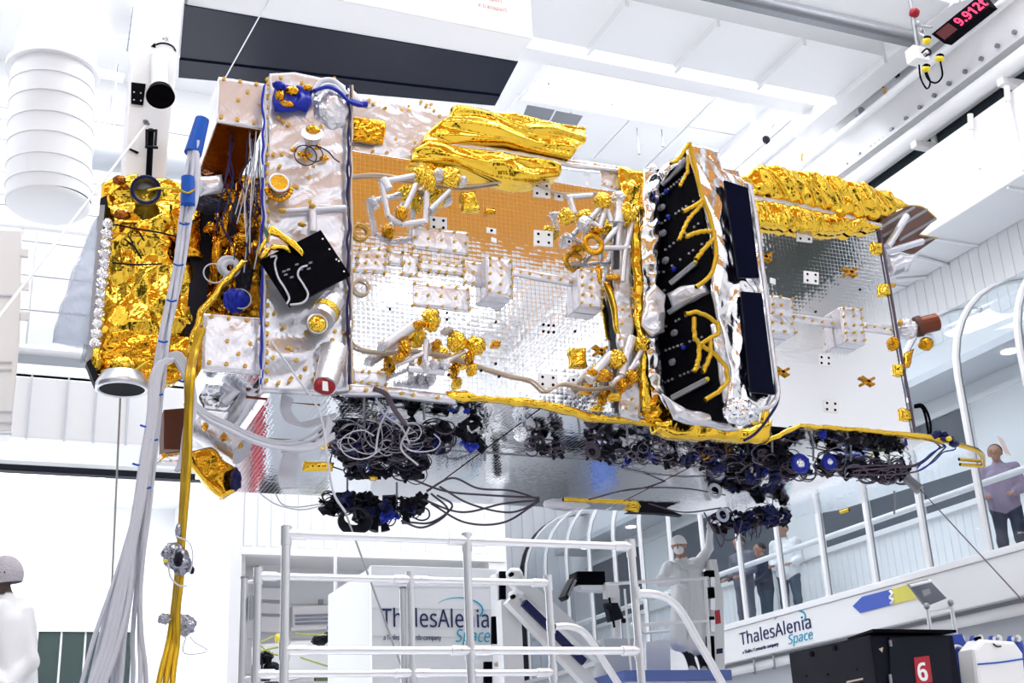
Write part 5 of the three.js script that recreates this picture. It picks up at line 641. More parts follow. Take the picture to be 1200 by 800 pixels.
// white cable bundles from the test racks up to the satellite
{
  const t = thing('cable_trunk', 'thick bundle of pale grey cables with blue ties hanging from the satellite to floor', 'cable bundle', V(0.6, 0, -9));
  const spine = [[230, 165], [224, 210], [217, 255], [209, 310], [200, 360], [192, 400], [187, 440], [182, 490], [175, 545], [168, 600], [158, 650], [146, 700], [135, 745], [120, 800]];
  const ends = [97, 104, 113, 130, 138, 143, 157, 164, 170]; for (let k = 0; k < 9; k++) { const a = (k - 4) * 1.5, ph = rr(0, 6), P = spine.map(([x, y], i) => { const f = i / 13, g = Math.max(0, (f - 0.5) / 0.5), e = lerp(x, lerp(178, ends[k], g), g); return on(e + a * 0.8 * (1 - g) + 1.6 * Math.sin(ph + i * 1.1), y, PZ(-9.55 + 0.06 * Math.sin(k * 2.4 + i * 0.7))); }); P.push(V(P[13].x - 0.12 + a * 0.01, 0.7, -9.55), V(P[13].x - 0.2 + a * 0.02, 0.03, -9.7), V(P[13].x - 0.5 + a * 0.03, 0.03, -10.4)); part(t, 'cable', tube(P, 0.0175, 110, 8), M.cable); }
  const loopA = [[196, 425], [188, 424], [180, 440], [174, 490], [166, 540], [160, 590], [150, 640], [134, 700], [120, 760], [104, 810]]; for (let k = 0; k < 4; k++) { const P = loopA.map(([x, y], i) => on(x + k * 2.6 + rr(-1, 1) + (i > 6 ? k * 3 : 0), y + (i < 2 ? -k : 0), PZ(-9.45))); P.push(V(P[9].x - 0.05, 0.6, -9.5), V(P[9].x - 0.1, 0.03, -9.9)); part(t, 'cable', tube(P, 0.022, 80, 8), M.cable); }
  const loopB = [[190, 420], [202, 418], [212, 432], [219, 455], [221, 480], [216, 510], [212, 540], [207, 552]]; for (let k = 0; k < 4; k++) part(t, 'cable', tube(loopB.map(([x, y]) => on(x + k * 2.4 + rr(-0.6, 0.6), y - k * 1.3, PZ(-9.6))), 0.02, 50, 8), M.cable);
  for (const [x, y, w] of [[216, 262, 12], [209, 310, 12], [201, 352, 12], [191, 400, 11], [183, 462, 16], [171, 499, 14], [179, 515, 12], [162, 544, 14], [213, 446, 9], [171, 571, 12]]) part(t, 'blue_tie', [pxTube([[x - w / 2, y - 1], [x, y + 1], [x + w / 2, y]], PZ(-9.44), 0.009, 8, 5)], M.blueTape);
  part(t, 'blue_sleeve', [rod(on(237, 140, PZ(-9.55)), on(226, 180, PZ(-9.55)), 0.06, 0.075, 16)], M.blueTape, { label: 'bright blue sleeve' }); part(t, 'blue_sleeve', [rod(on(220, 208, PZ(-9.46)), on(220, 240, PZ(-9.46)), 0.055, 0.06, 16)], M.blueTape, { label: 'bright blue sleeve' });
  part(t, 'cable', tube(poly([[229, 178], [231, 200], [228, 235], [218, 262]], PZ(-9.5)), 0.03, 20, 8), M.cable); part(t, 'yellow_lace', pxTube([[210, 222], [220, 226], [228, 222]], PZ(-9.39), 0.008), M.goldRope);
}
{ // gold wrapped cables with two dangling bags
  const t = thing('gold_cable_trunk', 'bundle of gold-wrapped cables hanging from the left end of satellite to floor', 'cable bundle', V(1.2, 0, -9.2));
  const s = [[236, 385], [228, 412], [223, 440], [221, 480], [219, 530], [216, 580], [213, 630], [210, 680], [206, 715]]; for (let k = 0; k < 3; k++) { const P = s.map(([x, y]) => on(x + (k - 1) * 2.4 + rr(-0.9, 0.9), y, PZ((y < 420 ? -9.6 : -9.35) + 0.03 * k))); P.push(on(198 + k * 5, 750, PZ(-9.35)), on(186 + k * 8, 800, PZ(-9.3)), V(1.1 + k * 0.12, 0.7, -9.2), V(0.9 + k * 0.15, 0.03, -9)); part(t, 'gold_cable', tube(P, 0.022, 90, 8), M.goldRope); }
  part(t, 'grey_bag', [blob(204, 650, 14, 14, PZ(-9.3), 0.09, { amp: 0.7 }), blob(212, 660, 12, 14, PZ(-9.25), 0.08, { amp: 0.7 }), blob(209, 622, 4, 9, PZ(-9.3), 0.04)], std([0.35, 0.36, 0.42], 0.25, 0.8), { label: 'crumpled grey foil bag' }); part(t, 'grey_bag', [blob(216, 732, 13, 13, PZ(-9.5), 0.09, { amp: 0.7 }), blob(193, 725, 8, 6, PZ(-9.3), 0.05, { amp: 0.7 })], std([0.35, 0.36, 0.42], 0.25, 0.8));
  part(t, 'dark_connector', [blob(209, 655, 5, 9, PZ(-9.15), 0.04, { amp: 0.5 }), blob(225, 668, 3, 5, PZ(-9.2), 0.03)], M.rubber); part(t, 'loose_wire', [pxTube([[206, 628], [222, 636], [226, 655], [222, 672]], PZ(-9.15), 0.006), pxTube([[197, 660], [200, 676], [210, 686], [220, 686]], PZ(-9.15), 0.006), pxTube([[218, 745], [215, 764], [230, 766], [243, 762], [228, 752], [222, 745]], PZ(-9.4), 0.005)], M.cable); part(t, 'yellow_tag', blob(194, 657, 3, 2, PZ(-9.15), 0.02), M.yellow);
}
// ================================================================ aluminium work platform in front
{
  const z1 = -6.5, z2 = -7.6, t = thing('work_platform', 'aluminium tube guard rails of a work platform below the satellite', 'work platform', V(2.5, 0, -7)), A = (x, y) => on(x, y, PZ(z1)), B = (x, y) => on(x, y, PZ(z2)), r = 0.024, deck = 0.9;
  const yt = A(540, 633).y, ym = A(540, 762).y, X1 = [A(335, 640).x, A(549, 700).x, A(744, 700).x], yt2 = B(400, 677).y, ym2 = B(400, 789).y, X2 = [B(302, 700).x, B(482, 730).x, B(645, 730).x];
  const post = (x, z, top, dk = true) => { const p = part(t, 'post', rod(V(x, deck, z), V(x, top, z), r, r, 20), M.alu); part(p, 'post_cap', rod(V(x, top, z), V(x, top + 0.012, z), r * 1.08, r * 1.08, 20), M.aluDark); return p; };
  const rail = (x0, x1, y, z) => { const p = part(t, 'rail', rod(V(x0, y, z), V(x1, y, z), r * 0.92, r * 0.92, 20), M.alu); for (const [x, s] of [[x0, 1], [x1, -1]]) part(p, 'tube_clamp', [rod(V(x + s * 0.01, y, z), V(x + s * 0.11, y, z), r * 1.2, r * 1.2, 20), rod(V(x + s * 0.06, y, z), V(x + s * 0.06, y, z + r * 1.4), 0.008, 0.008, 8)], M.alu); return p; };
  const tee = (x, y, z) => part(t, 'tube_tee', [rod(V(x, y - 0.05, z), V(x, y + 0.05, z), r * 1.22, r * 1.22, 20)], M.alu);
  for (const x of X1) { post(x, z1, yt + 0.03); tee(x, yt - 0.01, z1); tee(x, ym, z1); }
  for (const y of [yt, ym]) { rail(X1[0], X1[1], y, z1); rail(X1[1], X1[2], y, z1); }
  for (const x of X2) { post(x, z2, yt2 + 0.03); tee(x, yt2, z2); tee(x, ym2, z2); }
  const xg = B(288, 700).x; post(xg, z2 - 0.05, yt2 - 0.01); for (const y of [yt2, ym2]) { rail(X2[0], X2[1], y, z2); rail(X2[1], X2[2], y, z2); }
  part(t, 'gate_link', [rod(V(xg, yt2 - 0.03, z2 - 0.05), V(X2[0], yt2 - 0.03, z2), 0.012), rod(V(xg, ym2 - 0.02, z2 - 0.05), V(X2[0], ym2 - 0.02, z2), 0.012)], M.alu); part(t, 'gate_hinge', box(xg + 0.03, xg + 0.05, yt2 - 0.26, yt2 - 0.12, z2 - 0.06, z2), M.aluDark);
  post(X2[1] - 0.03, z2 - 0.06, yt2 - 0.05); for (const [x, z] of [[X1[0], z1], [X1[2], z1]]) { }
  for (const [x, y] of [[X1[0], ym], [X1[2], ym]]) part(t, 'end_rail', rod(V(x, y - 0.25, z1), V(x, y - 0.25, z2), r * 0.9, r * 0.9, 16), M.alu);
  const bent = (pts, z) => part(t, 'stair_rail', tube(pts.map(([x, y]) => on(x, y, PZ(z))), r, 60, 16), M.alu); bent([[746, 695], [768, 696], [785, 703], [798, 716], [815, 745], [835, 780], [862, 830], [885, 880]], z1); bent([[650, 734], [668, 734], [682, 739], [693, 751], [708, 775], [724, 800], [745, 835]], z2);
  part(t, 'tube_tee', [rod(on(744, 688, PZ(z1)), on(746, 702, PZ(z1)), r * 1.2, r * 1.2, 20)], M.alu); part(t, 'tube_tee', [rod(on(645, 727, PZ(z2)), on(646, 742, PZ(z2)), r * 1.2, r * 1.2, 20)], M.alu);
  part(t, 'deck', rbox(X1[0] - 0.1, X1[2] + 0.1, deck - 0.08, deck, z2 - 0.1, z1 + 0.1, 0.01), M.alu); for (const x of [X1[0], X1[2]]) for (const z of [z1, z2]) part(t, 'leg', rod(V(x, 0, z), V(x, deck - 0.08, z), 0.03, 0.03, 12), M.alu);
}
// ================================================================ background equipment
{
  const pl = PZ(-15.5), a = on(435, 662, pl), b = on(582, 665, pl), zb = on(407, 680, PX(a.x)).z; const t = thing('white_cabin', 'tall white cabin wall with company lettering behind the platform rails', 'cabin', V((a.x + b.x) / 2, 0, -16));
  part(t, 'front_wall', rbox(a.x, b.x, 0, a.y, -15.6, -15.5, 0.01), M.white); part(t, 'side_wall', box(a.x, a.x + 0.06, 0, a.y - 0.02, -17.6, -15.6), std([0.7, 0.71, 0.73], 0.6)); part(t, 'roof', box(a.x + 0.07, b.x - 0.07, a.y - 0.09, a.y - 0.03, -17.58, -15.61), M.white); part(t, 'other_side_wall', box(b.x - 0.06, b.x, 0, a.y - 0.02, -17.6, -15.6), M.white); part(t, 'rear_wall', box(a.x, b.x, 0, a.y - 0.02, -17.66, -17.6), M.white);  // visible side wall greyer than the rest, its shade put into the colour
  for (const y of [686, 712, 745]) part(t, 'wall_joint', bar(on(436, y, PZ(-15.495)), on(581, y + 2, PZ(-15.495)), 0.012, 0.01, V(0, 0, 1)), std([0.75, 0.76, 0.78], 0.5));
  const o = on(447, 734, PZ(-15.487)), e = on(573, 735, PZ(-15.487)); logo('wall_sign', 'navy and teal company name lettered on the white cabin wall', o, V(1, 0, 0), V(0, 1, 0), (e.x - o.x) / 6.45);
}
{ // mast of the small crane beside the cabin
  const pl = PZ(-14.6), t = thing('lift_column', 'white lift column with black slots and knobs beside the white cabin', 'column', V(on(598, 700, pl).x, 0, -14.7)), w = [on(585, 700, pl), on(612, 700, pl)], yt = on(597, 668, pl).y;
  part(t, 'column_body', rbox(w[0].x, w[1].x - 0.06, 0, yt - 0.02, -14.9, -14.66, 0.02), M.white); for (const [x0, x1, y0, y1] of [[586, 593, 669, 718], [577, 585, 722, 754], [568, 577, 775, 800], [598, 601, 704, 800]]) part(t, 'black_slot', slab([[x0, y0], [x1, y0], [x1, y1], [x0, y1]], PZ(-14.62), 0.05), M.black); for (const [x, y] of [[590, 724], [582, 778]]) part(t, 'knob', blob(x, y, 3, 3, PZ(-14.58), 0.03, { amp: 0 }), M.cableTan); part(t, 'navy_stripe', slab([[603, 705], [604, 705], [606, 800], [604, 800]], PZ(-14.6), 0.05), M.navy);
}
{ // lift: boom, control box, deck, guard rails, mast
  const pl = PZ(-13.9), t = thing('boom_lift', 'white boom lift with folded arm and a railed blue deck beneath the satellite', 'lift', V(7.6, 0, -13.6)), n = V(0, 0, 1), Bp = (pts, w, d, m, nm, z = -13.9) => part(t, nm, bar(on(...pts[0], PZ(z)), on(...pts[1], PZ(z)), w, d, n), m);
  Bp([[600, 676], [752, 812]], 0.17, 0.14, M.white, 'boom_arm'); Bp([[596, 702], [706, 818]], 0.13, 0.14, M.white, 'boom_arm', -13.8); Bp([[613, 706], [684, 776]], 0.09, 0.08, M.navy, 'hydraulic_ram', -13.72);
  for (const [x, y] of [[599, 673], [601, 699]]) { part(t, 'pivot_lug', blob(x + 4, y, 10, 8, PZ(-13.85), 0.1, { amp: 0.05 }), M.white); part(t, 'pivot_pin', disc(x, y, 0.025, PZ(-13.7), 0.06), M.black); }
  part(t, 'boom_foot', box(on(745, 800, pl).x - 0.2, on(745, 800, pl).x + 0.5, 0, 1.75, -14.1, -13.3), M.white); part(t, 'pivot_tower', box(on(597, 702, pl).x - 0.1, on(597, 702, pl).x + 0.15, 0, on(597, 702, pl).y, -14.1, -13.92), M.white);
  const cb = part(t, 'control_box', slab([[677, 669], [709, 669], [710, 684], [674, 684]], PZ(-13.6), 0.25, 0.01), M.black); part(cb, 'box_flap', slab([[662, 698], [673, 676], [678, 676], [666, 702]], PZ(-13.55), 0.2, 0.005), M.rubber); part(cb, 'flap_liner', slab([[665, 696], [674, 678], [676, 680], [667, 699]], PZ(-13.54), 0.02), M.aluDark); part(cb, 'box_tray', slab([[679, 685], [708, 685], [712, 692], [682, 690]], PZ(-13.6), 0.2, 0.01), M.alu);
  part(t, 'joystick_unit', [slab([[711, 706], [724, 706], [731, 724], [716, 728]], PZ(-13.5), 0.1), blob(713, 711, 4, 4, PZ(-13.45), 0.04), blob(731, 727, 3, 3, PZ(-13.45), 0.04), rod(on(714, 700, PZ(-13.5)), on(720, 735, PZ(-13.5)), 0.015)], M.rubber); part(t, 'bracket', [slab([[710, 682], [724, 682], [722, 700], [712, 700]], PZ(-13.55), 0.12), slab([[718, 690], [726, 690], [727, 745], [721, 745]], PZ(-13.6), 0.08)], M.white); part(t, 'drive_cabinet', [slab([[708, 748], [745, 748], [748, 812], [712, 812]], PZ(-13.7), 0.3)], M.wallGrey);
  const yd = on(815, 787, PZ(-13.5)).y - 0.02, xa = on(727, 790, PZ(-13.2)).x, xb = on(852, 785, PZ(-13.2)).x; part(t, 'deck', rbox(xa, xb, yd - 0.12, yd, -13.95, -13.1, 0.01), std([0.1, 0.16, 0.45], 0.5), { label: 'blue lift deck' }); part(t, 'scissor_base', box(xa + 0.1, xb - 0.1, 0, yd - 0.12, -13.85, -13.2), M.white);
  const R = (a, b, z, r = 0.02, m = M.white) => part(t, 'guard_rail', rod(on(...a, PZ(z)), on(...b, PZ(z)), r, r, 12), m), zf = -13.12, zr = -13.9;
  R([712, 684], [746, 682], zf); R([745, 682], [830, 677], zf); R([746, 701], [826, 690], zr); R([750, 732], [830, 727], zf); R([750, 742], [785, 739], zr, 0.016); R([746, 682], [752, 790], zf, 0.02); R([826, 676], [832, 775], zf, 0.022); R([722, 682], [728, 772], zr); R([740, 730], [755, 742], zr); R([732, 690], [740, 790], zf, 0.014);
  const pc = PZ(-13.3), mast = part(t, 'mast', slab([[833, 655], [840, 655], [848, 700], [850, 790], [840, 800], [833, 800]], PZ(-13.42), 0.15, 0.01), M.white); for (const [y, h] of [[668, 10], [688, 12], [722, 8], [745, 30]]) part(mast, 'black_roller', slab([[829, y], [837, y], [838, y + h], [830, y + h]], pc, 0.1), M.black); for (const [y, h] of [[676, 11], [701, 13], [726, 14]]) part(mast, 'roller_bracket', slab([[833, y], [838, y], [838, y + h], [833, y + h]], PZ(-13.26), 0.05), M.alu); part(mast, 'red_label', slab([[838, 715], [843.5, 714], [845, 730], [839, 731]], PZ(-13.26), 0.01), std([0.5, 0.02, 0.04], 0.5)); part(mast, 'navy_label', slab([[840, 760], [847, 759], [847, 765], [840, 766]], PZ(-13.26), 0.01), M.navy);
  part(t, 'toe_board', slab([[757, 752], [785, 748], [786, 789], [758, 790]], PZ(-13.95), 0.04), M.white);
}
{ // air conditioner, bench and machines in the recess behind the rails
  const zw = HALL.zb - 1.26, pl = PZ(zw + 0.25), t = thing('air_conditioner', 'white wall air conditioner with grey louvres behind the rails', 'air conditioner', on(370, 735, pl)); part(t, 'housing', slab([[343, 710], [396, 708], [395, 734], [343, 737]], pl, 0.24, 0.02), M.white); for (const y of [720, 724.5, 729]) part(t, 'louvre', slab([[346, y], [390, y - 1.5], [390, y + 1], [346, y + 2.5]], PZ(zw + 0.27), 0.03), std([0.28, 0.31, 0.38], 0.5)); part(t, 'drip_tray', slab([[341, 735], [397, 732], [397, 735], [341, 739]], PZ(zw + 0.3), 0.1), M.white);
  single('wall_sensor', 'tiny dark wall sensor above the air conditioner', 'sensor', slab([[374, 702], [379, 702], [379, 707], [374, 707]], PZ(zw + 0.05), 0.05), M.aluDark);
  const bench = thing('work_bench', 'white bench top with dark machines and yellow-green hoses behind the rails', 'bench', V(on(365, 790, PZ(-19)).x, 0, -19)), bp = PZ(-18.9); part(bench, 'bench_top', slab([[300, 755], [390, 748], [412, 760], [412, 776], [330, 800], [300, 800]], bp, 0.3), M.white); part(bench, 'bench_leg', box(on(310, 790, bp).x, on(405, 790, bp).x, 0, on(360, 798, bp).y, -19.2, -18.9), M.wallGrey);
  const machines = [[375, 750, 10, 6], [384, 745, 5, 5], [312, 770, 8, 8], [318, 784, 10, 8], [303, 778, 5, 12], [310, 792, 10, 6]]; for (const [x, y, a, b] of machines) part(bench, 'machine', blob(x, y, a, b, PZ(-18.6), 0.14, { amp: 0.6, freq: 3 }), M.rubber);
  for (const p of [[[300, 750], [312, 762], [330, 768], [345, 764]], [[304, 742], [304, 752], [320, 746], [340, 744]], [[352, 770], [370, 776], [392, 782], [412, 784]], [[345, 742], [380, 744], [400, 740]], [[300, 765], [316, 760], [328, 758]]]) part(bench, 'green_hose', pxTube(p, PZ(-18.5), 0.013), std([0.42, 0.46, 0.1], 0.5)); part(bench, 'yellow_cap', blob(326, 748, 4, 6, PZ(-18.5), 0.06), M.yellow); part(bench, 'blue_cloth', blob(389, 735, 6, 4, PZ(-18.8), 0.08), M.blueTape); part(bench, 'under_shelf', slab([[370, 780], [412, 778], [412, 800], [370, 800]], PZ(-19), 0.1), std([0.2, 0.24, 0.1], 0.6));
  const rk = thing('shelf_frame', 'slim white shelf frame with small dark and yellow boxes at the cabin side', 'shelf', on(402, 790, PZ(-18.2))); part(rk, 'upright', [slab([[399, 690], [402, 690], [404, 800], [401, 800]], PZ(-18.2), 0.05), slab([[392, 650], [395, 650], [395, 700], [392, 700]], PZ(-18.2), 0.05)], M.white); part(rk, 'dark_box', slab([[400, 702], [407, 701], [407, 718], [401, 718]], PZ(-18.1), 0.1), M.brown); part(rk, 'yellow_box', slab([[400, 730], [407, 730], [407, 742], [400, 743]], PZ(-18.1), 0.1), std([0.6, 0.56, 0.1], 0.5)); part(rk, 'dark_bin', slab([[400, 744], [407, 743], [408, 756], [401, 757]], PZ(-18.1), 0.1), M.navy);
  const cab = thing('wall_locker', 'pale grey wall locker doors between the rail posts', 'locker', V(on(320, 790, PZ(zw + 0.1)).x, 0, zw + 0.1)); for (const [y0, y1] of [[648, 672], [688, 702], [706, 718], [722, 740]]) part(cab, 'door', slab([[303, y0], [330, y0 + 1], [330, y1 + 1], [303, y1]], PZ(zw + 0.12), 0.1, 0.01), M.wall); part(cab, 'carcass', box(on(303, 700, PZ(zw)).x, on(330, 700, PZ(zw)).x, 0, on(310, 645, PZ(zw)).y, zw + 0.01, zw + 0.05), M.wallGrey);
  const gw = struct('window_11', [bar(on(408, 657, PZ(zw + 0.06)), on(580, 663, PZ(zw + 0.06)), 0.03, 0.04, V(0, 0, 1))], M.white); for (let k = 0; k < 14; k++) for (const r of [0, 1]) { const x = 409 + k * 12.3, m = k > 8 && k < 12 ? M.wall : [std([0.05, 0.07, 0.16], 0.2), std([0.2, 0.22, 0.28], 0.3), std([0.3, 0.32, 0.2], 0.4)][Math.floor(hash(k, r, 4) * 3)]; part(gw, 'pane', slab([[x, 645 + r * 11 + k * 0.4], [x + 10.6, 645.4 + r * 11 + k * 0.4], [x + 10.6, 654.5 + r * 11 + k * 0.4], [x, 654 + r * 11 + k * 0.4]], PZ(zw + 0.05), 0.03), m); }
}
// ================================================================ foreground, lower right
{
  const zc = -7.5, pl = PZ(zc), a = on(1020, 743, pl), b = on(1117, 741, pl), zb = on(924, 768, PX(a.x)).z, t = thing('equipment_rack', 'black equipment crate with a red number 6 label', 'crate', V((a.x + b.x) / 2, 0, (zc + zb) / 2)), k = dark([0.005, 0.006, 0.012], 0.5, 0.2);
  part(t, 'crate_body', rbox(a.x, b.x, 0.02, a.y, zb, zc, 0.015), k); part(t, 'door', slab([[1042, 746], [1112, 744], [1118, 820], [1045, 822]], PZ(zc + 0.015), 0.02, 0.004), dark([0.008, 0.01, 0.018], 0.5, 0.25)); part(t, 'lid', slabP([V(a.x - 0.02, a.y + 0.03, zc + 0.06), V(b.x - 0.02, a.y + 0.03, zc + 0.06), V(b.x - 0.05, a.y + 0.03, zc - 0.4), V(a.x + 0.1, a.y + 0.03, zc - 0.4)], { p: V(0, a.y + 0.03, 0), n: V(0, 1, 0) }, 0.02), M.black);
  part(t, 'hinge', [rod(on(1043, 750, PZ(zc + 0.02)), on(1044, 757, PZ(zc + 0.02)), 0.012), rod(on(1043, 790, PZ(zc + 0.02)), on(1044, 800, PZ(zc + 0.02)), 0.012)], M.aluDark); const lb = part(t, 'number_label', slab([[1071, 770], [1089, 768], [1093, 799], [1074, 801]], PZ(zc + 0.02), 0.004), std([0.4, 0.006, 0.02], 0.4)); const o = on(1076, 797.5, PZ(zc + 0.021)); part(lb, 'number', text('6', 0.13, 0.002, o, V(1, 0, 0), V(0, 1, 0), fontBold), M.white);
  part(t, 'side_bolts', [[951, 766], [978, 759], [1004, 784], [970, 790], [945, 792], [1010, 800]].map(([x, y], i) => disc(x, y, i < 2 ? 0.022 : 0.006, PX(a.x - 0.004), 0.01)), M.black); part(t, 'scuffs', [slab([[992, 798], [1011, 794], [1011, 796], [992, 800]], PX(a.x - 0.003), 0.003), slab([[1030, 760], [1035, 758], [1034, 764]], PZ(zc + 0.003), 0.003)], M.cableTan);
}
{ // floodlight on a small frame
  const pl = PZ(-8.35), t = thing('floodlight', 'square grey floodlight head tilted on a white tube frame behind the crate', 'floodlight', on(1100, 760, pl)); const h = P3(on(1067, 686, pl), on(1090, 682, pl), on(1086, 709, PZ(-8.47)));
  part(t, 'lamp_head', slab([[1067, 687], [1091, 681], [1110, 701], [1085, 711]], h, 0.05, 0.006), std([0.22, 0.23, 0.25], 0.35, 0.5)); part(t, 'lamp_lip', tube(poly([[1066, 686.5], [1091, 680.5]], h), 0.012), M.white); part(t, 'lamp_label', slab([[1080, 692], [1089, 689], [1091, 695], [1083, 699]], { p: h.p.clone().addScaledVector(h.n, 0.004), n: h.n }, 0.003), std([0.4, 0.41, 0.42], 0.5));
  for (const [x0, y0, x1] of [[1086, 710, 1087], [1114, 706, 1115]]) { const p = on(x0, y0, pl); part(t, 'frame_post', rod(p, V(p.x, 0, p.z), 0.017, 0.017, 12), M.alu); part(t, 'frame_knuckle', blob(x0, y0, 3.4, 4, PZ(-8.32), 0.025, { amp: 0.1 }), M.aluDark); } part(t, 'frame_bar', [rod(on(1086, 716, pl), on(1115, 711, pl), 0.012), rod(on(1086, 748, pl), on(1115, 748, pl), 0.012)], M.alu);
}
{ // blue racks and jerrycan
  const blu = std([0.012, 0.05, 0.38], 0.35); for (let k = 0; k < 5; k++) { const pl = PZ(-8.05 - k * 0.02), x = 1112 + k * 22; const t = thing('blue_cylinder_rack', 'blue gas cylinder carrier with a steel collar beside the number 6 crate', 'gas cylinder', V(on(x + 9, 790, pl).x, 0, -8), 'blue cylinder carriers beside the crate'); const m = px2m(x, 760, pl), c = on(x + 9, 745, pl); const g = new THREE.LatheGeometry([[0.001, 0], [9.5 * m, 0], [10.4 * m, 0.03], [10.4 * m, c.y - 0.14], [9 * m, c.y - 0.05], [6 * m, c.y], [0.001, c.y]].map(([a, b]) => new THREE.Vector2(a, b)), 24); g.translate(c.x, 0, c.z); part(t, 'cylinder_body', g, blu); part(t, 'collar', [disc(x + 13, 748, 4.2 * m, PZ(-8.05 - k * 0.02 + 10.4 * m), 0.05)], M.alu); part(t, 'collar_bolt', disc(x + 13, 748, 1.7 * m, PZ(-8.05 - k * 0.02 + 10.4 * m + 0.03), 0.02), M.aluDark); }
  const pj = PZ(-7.55), t = thing('jerrycan', 'translucent white jerrycan with a black cap among the blue cylinders', 'jerrycan', on(1168, 800, pj)); part(t, 'can_body', slab([[1142, 760], [1152, 748], [1190, 751], [1200, 765], [1206, 830], [1150, 830]], pj, 0.2, 0.03), std([0.86, 0.87, 0.88], 0.4)); part(t, 'screw_cap', [rod(on(1147, 752, PZ(-7.62)), on(1145, 746, PZ(-7.62)), 0.028, 0.028, 16)], M.black); part(t, 'blue_band', pxTube([[1146, 778], [1170, 776], [1204, 771]], PZ(-7.545), 0.006), M.blueTape); part(t, 'grip', pxTube([[1164, 754], [1168, 757], [1173, 757]], PZ(-7.54), 0.006), M.rubber); const jb = on(1175, 825, pj); part(t, 'can_stand', box(jb.x - 0.25, jb.x + 0.25, 0, jb.y + 0.02, -7.78, -7.56), blu);
  const s = thing('blue_hand_truck', 'bright blue sheet-metal cart guard beside the crate', 'cart', V(on(1125, 790, PZ(-7.7)).x, 0, -7.7)); part(s, 'guard_sheet', slab([[1110, 744], [1128, 742], [1150, 800], [1152, 830], [1116, 830]], PZ(-7.84), 0.03, 0.01), blu); part(s, 'cart_leg', box(on(1120, 820, PZ(-7.75)).x, on(1148, 820, PZ(-7.75)).x, 0, on(1130, 822, PZ(-7.75)).y, -7.87, -7.84), blu); part(s, 'grey_tube', pxTube([[1116, 762], [1120, 757], [1128, 760], [1138, 775], [1144, 790]], PZ(-7.8), 0.014), M.cable);
}
// ================================================================ people
// bones: [a, b, ra, rb, colour index]; the field is a smooth union, colour by the nearest bone
function mcMesh(bones, cell, k, cols, pad = 0.06, fold = 0) {
  const mn = V(9e9, 9e9, 9e9), mx = V(-9e9, -9e9, -9e9); for (const [a, b, ra, rb] of bones) for (const [p, r] of [[a, ra], [b, rb]]) { mn.min(p.clone().subScalar(r + pad)); mx.max(p.clone().addScalar(r + pad)); }
  const size = Math.max(mx.x - mn.x, mx.y - mn.y, mx.z - mn.z), n = Math.min(150, Math.ceil(size / cell)), mid = mn.clone().add(mx).multiplyScalar(0.5), half = size / 2;
  const mc = new MarchingCubes(n, new THREE.MeshBasicMaterial(), false, false, 200000); mc.isolation = 0; const H = n / 2, step = size / n;
  const B = bones.map(([a, b, ra, rb, c]) => ({ a, d: b.clone().sub(a), l2: Math.max(1e-9, b.distanceToSquared(a)), ra, rb, c }));
  const dist = (x, y, z, o) => { let s = 0, best = 9, col = 0; for (const q of B) { const px = x - q.a.x, py = y - q.a.y, pz = z - q.a.z; let t = (px * q.d.x + py * q.d.y + pz * q.d.z) / q.l2; t = t < 0 ? 0 : t > 1 ? 1 : t; const dx = px - q.d.x * t, dy = py - q.d.y * t, dz = pz - q.d.z * t, e = Math.sqrt(dx * dx + dy * dy + dz * dz) - (q.ra + (q.rb - q.ra) * t); s += Math.exp(-e / k); if (e < best) { best = e; col = q.c; } } if (o) o.c = col; return (best > 8 * k ? best - k : -k * Math.log(s)) + (fold ? fold * noise.noise(x * 11, y * 3.2, z * 11) : 0); };
  for (let z = 0; z < n; z++) for (let y = 0; y < n; y++) { const Y = mid.y + (y - H) / H * half; if (Y < mn.y || Y > mx.y) { for (let x = 0; x < n; x++) mc.field[x + n * y + n * n * z] = -1; continue; } for (let x = 0; x < n; x++) { const X = mid.x + (x - H) / H * half, Z = mid.z + (z - H) / H * half; mc.field[x + n * y + n * n * z] = (X < mn.x || X > mx.x || Z < mn.z || Z > mx.z) ? -1 : -dist(X, Y, Z); } }
  mc.update(); const c = mc.count, pos = new Float32Array(c * 3), nor = new Float32Array(c * 3), col = new Float32Array(c * 3), o = {};
  for (let i = 0; i < c; i++) { const x = mid.x + mc.positionArray[3 * i] * half, y = mid.y + mc.positionArray[3 * i + 1] * half, z = mid.z + mc.positionArray[3 * i + 2] * half; pos.set([x, y, z], 3 * i); const e = step * 0.5, g = V(dist(x + e, y, z) - dist(x - e, y, z), dist(x, y + e, z) - dist(x, y - e, z), dist(x, y, z + e) - dist(x, y, z - e)).normalize(); nor.set([g.x, g.y, g.z], 3 * i); dist(x, y, z, o); col.set(cols[o.c], 3 * i); }
  const g = new THREE.BufferGeometry(); g.setAttribute('position', new THREE.BufferAttribute(pos, 3)); g.setAttribute('normal', new THREE.BufferAttribute(nor, 3)); g.setAttribute('color', new THREE.BufferAttribute(col, 3)); g.setAttribute('uv', new THREE.BufferAttribute(new Float32Array(c * 2), 2)); return g;
}
const bodyMat = new THREE.MeshStandardMaterial({ vertexColors: true, roughness: 0.65 });
const SKIN = [0.42, 0.22, 0.15], COAT = [0.8, 0.81, 0.83], GLOVE = [0.78, 0.79, 0.8], DARK = [0.008, 0.008, 0.012], JEAN = [0.02, 0.05, 0.09], NAVYC = [0.012, 0.02, 0.05], GREYC = [0.12, 0.12, 0.16], SHIRT = [0.75, 0.76, 0.78];
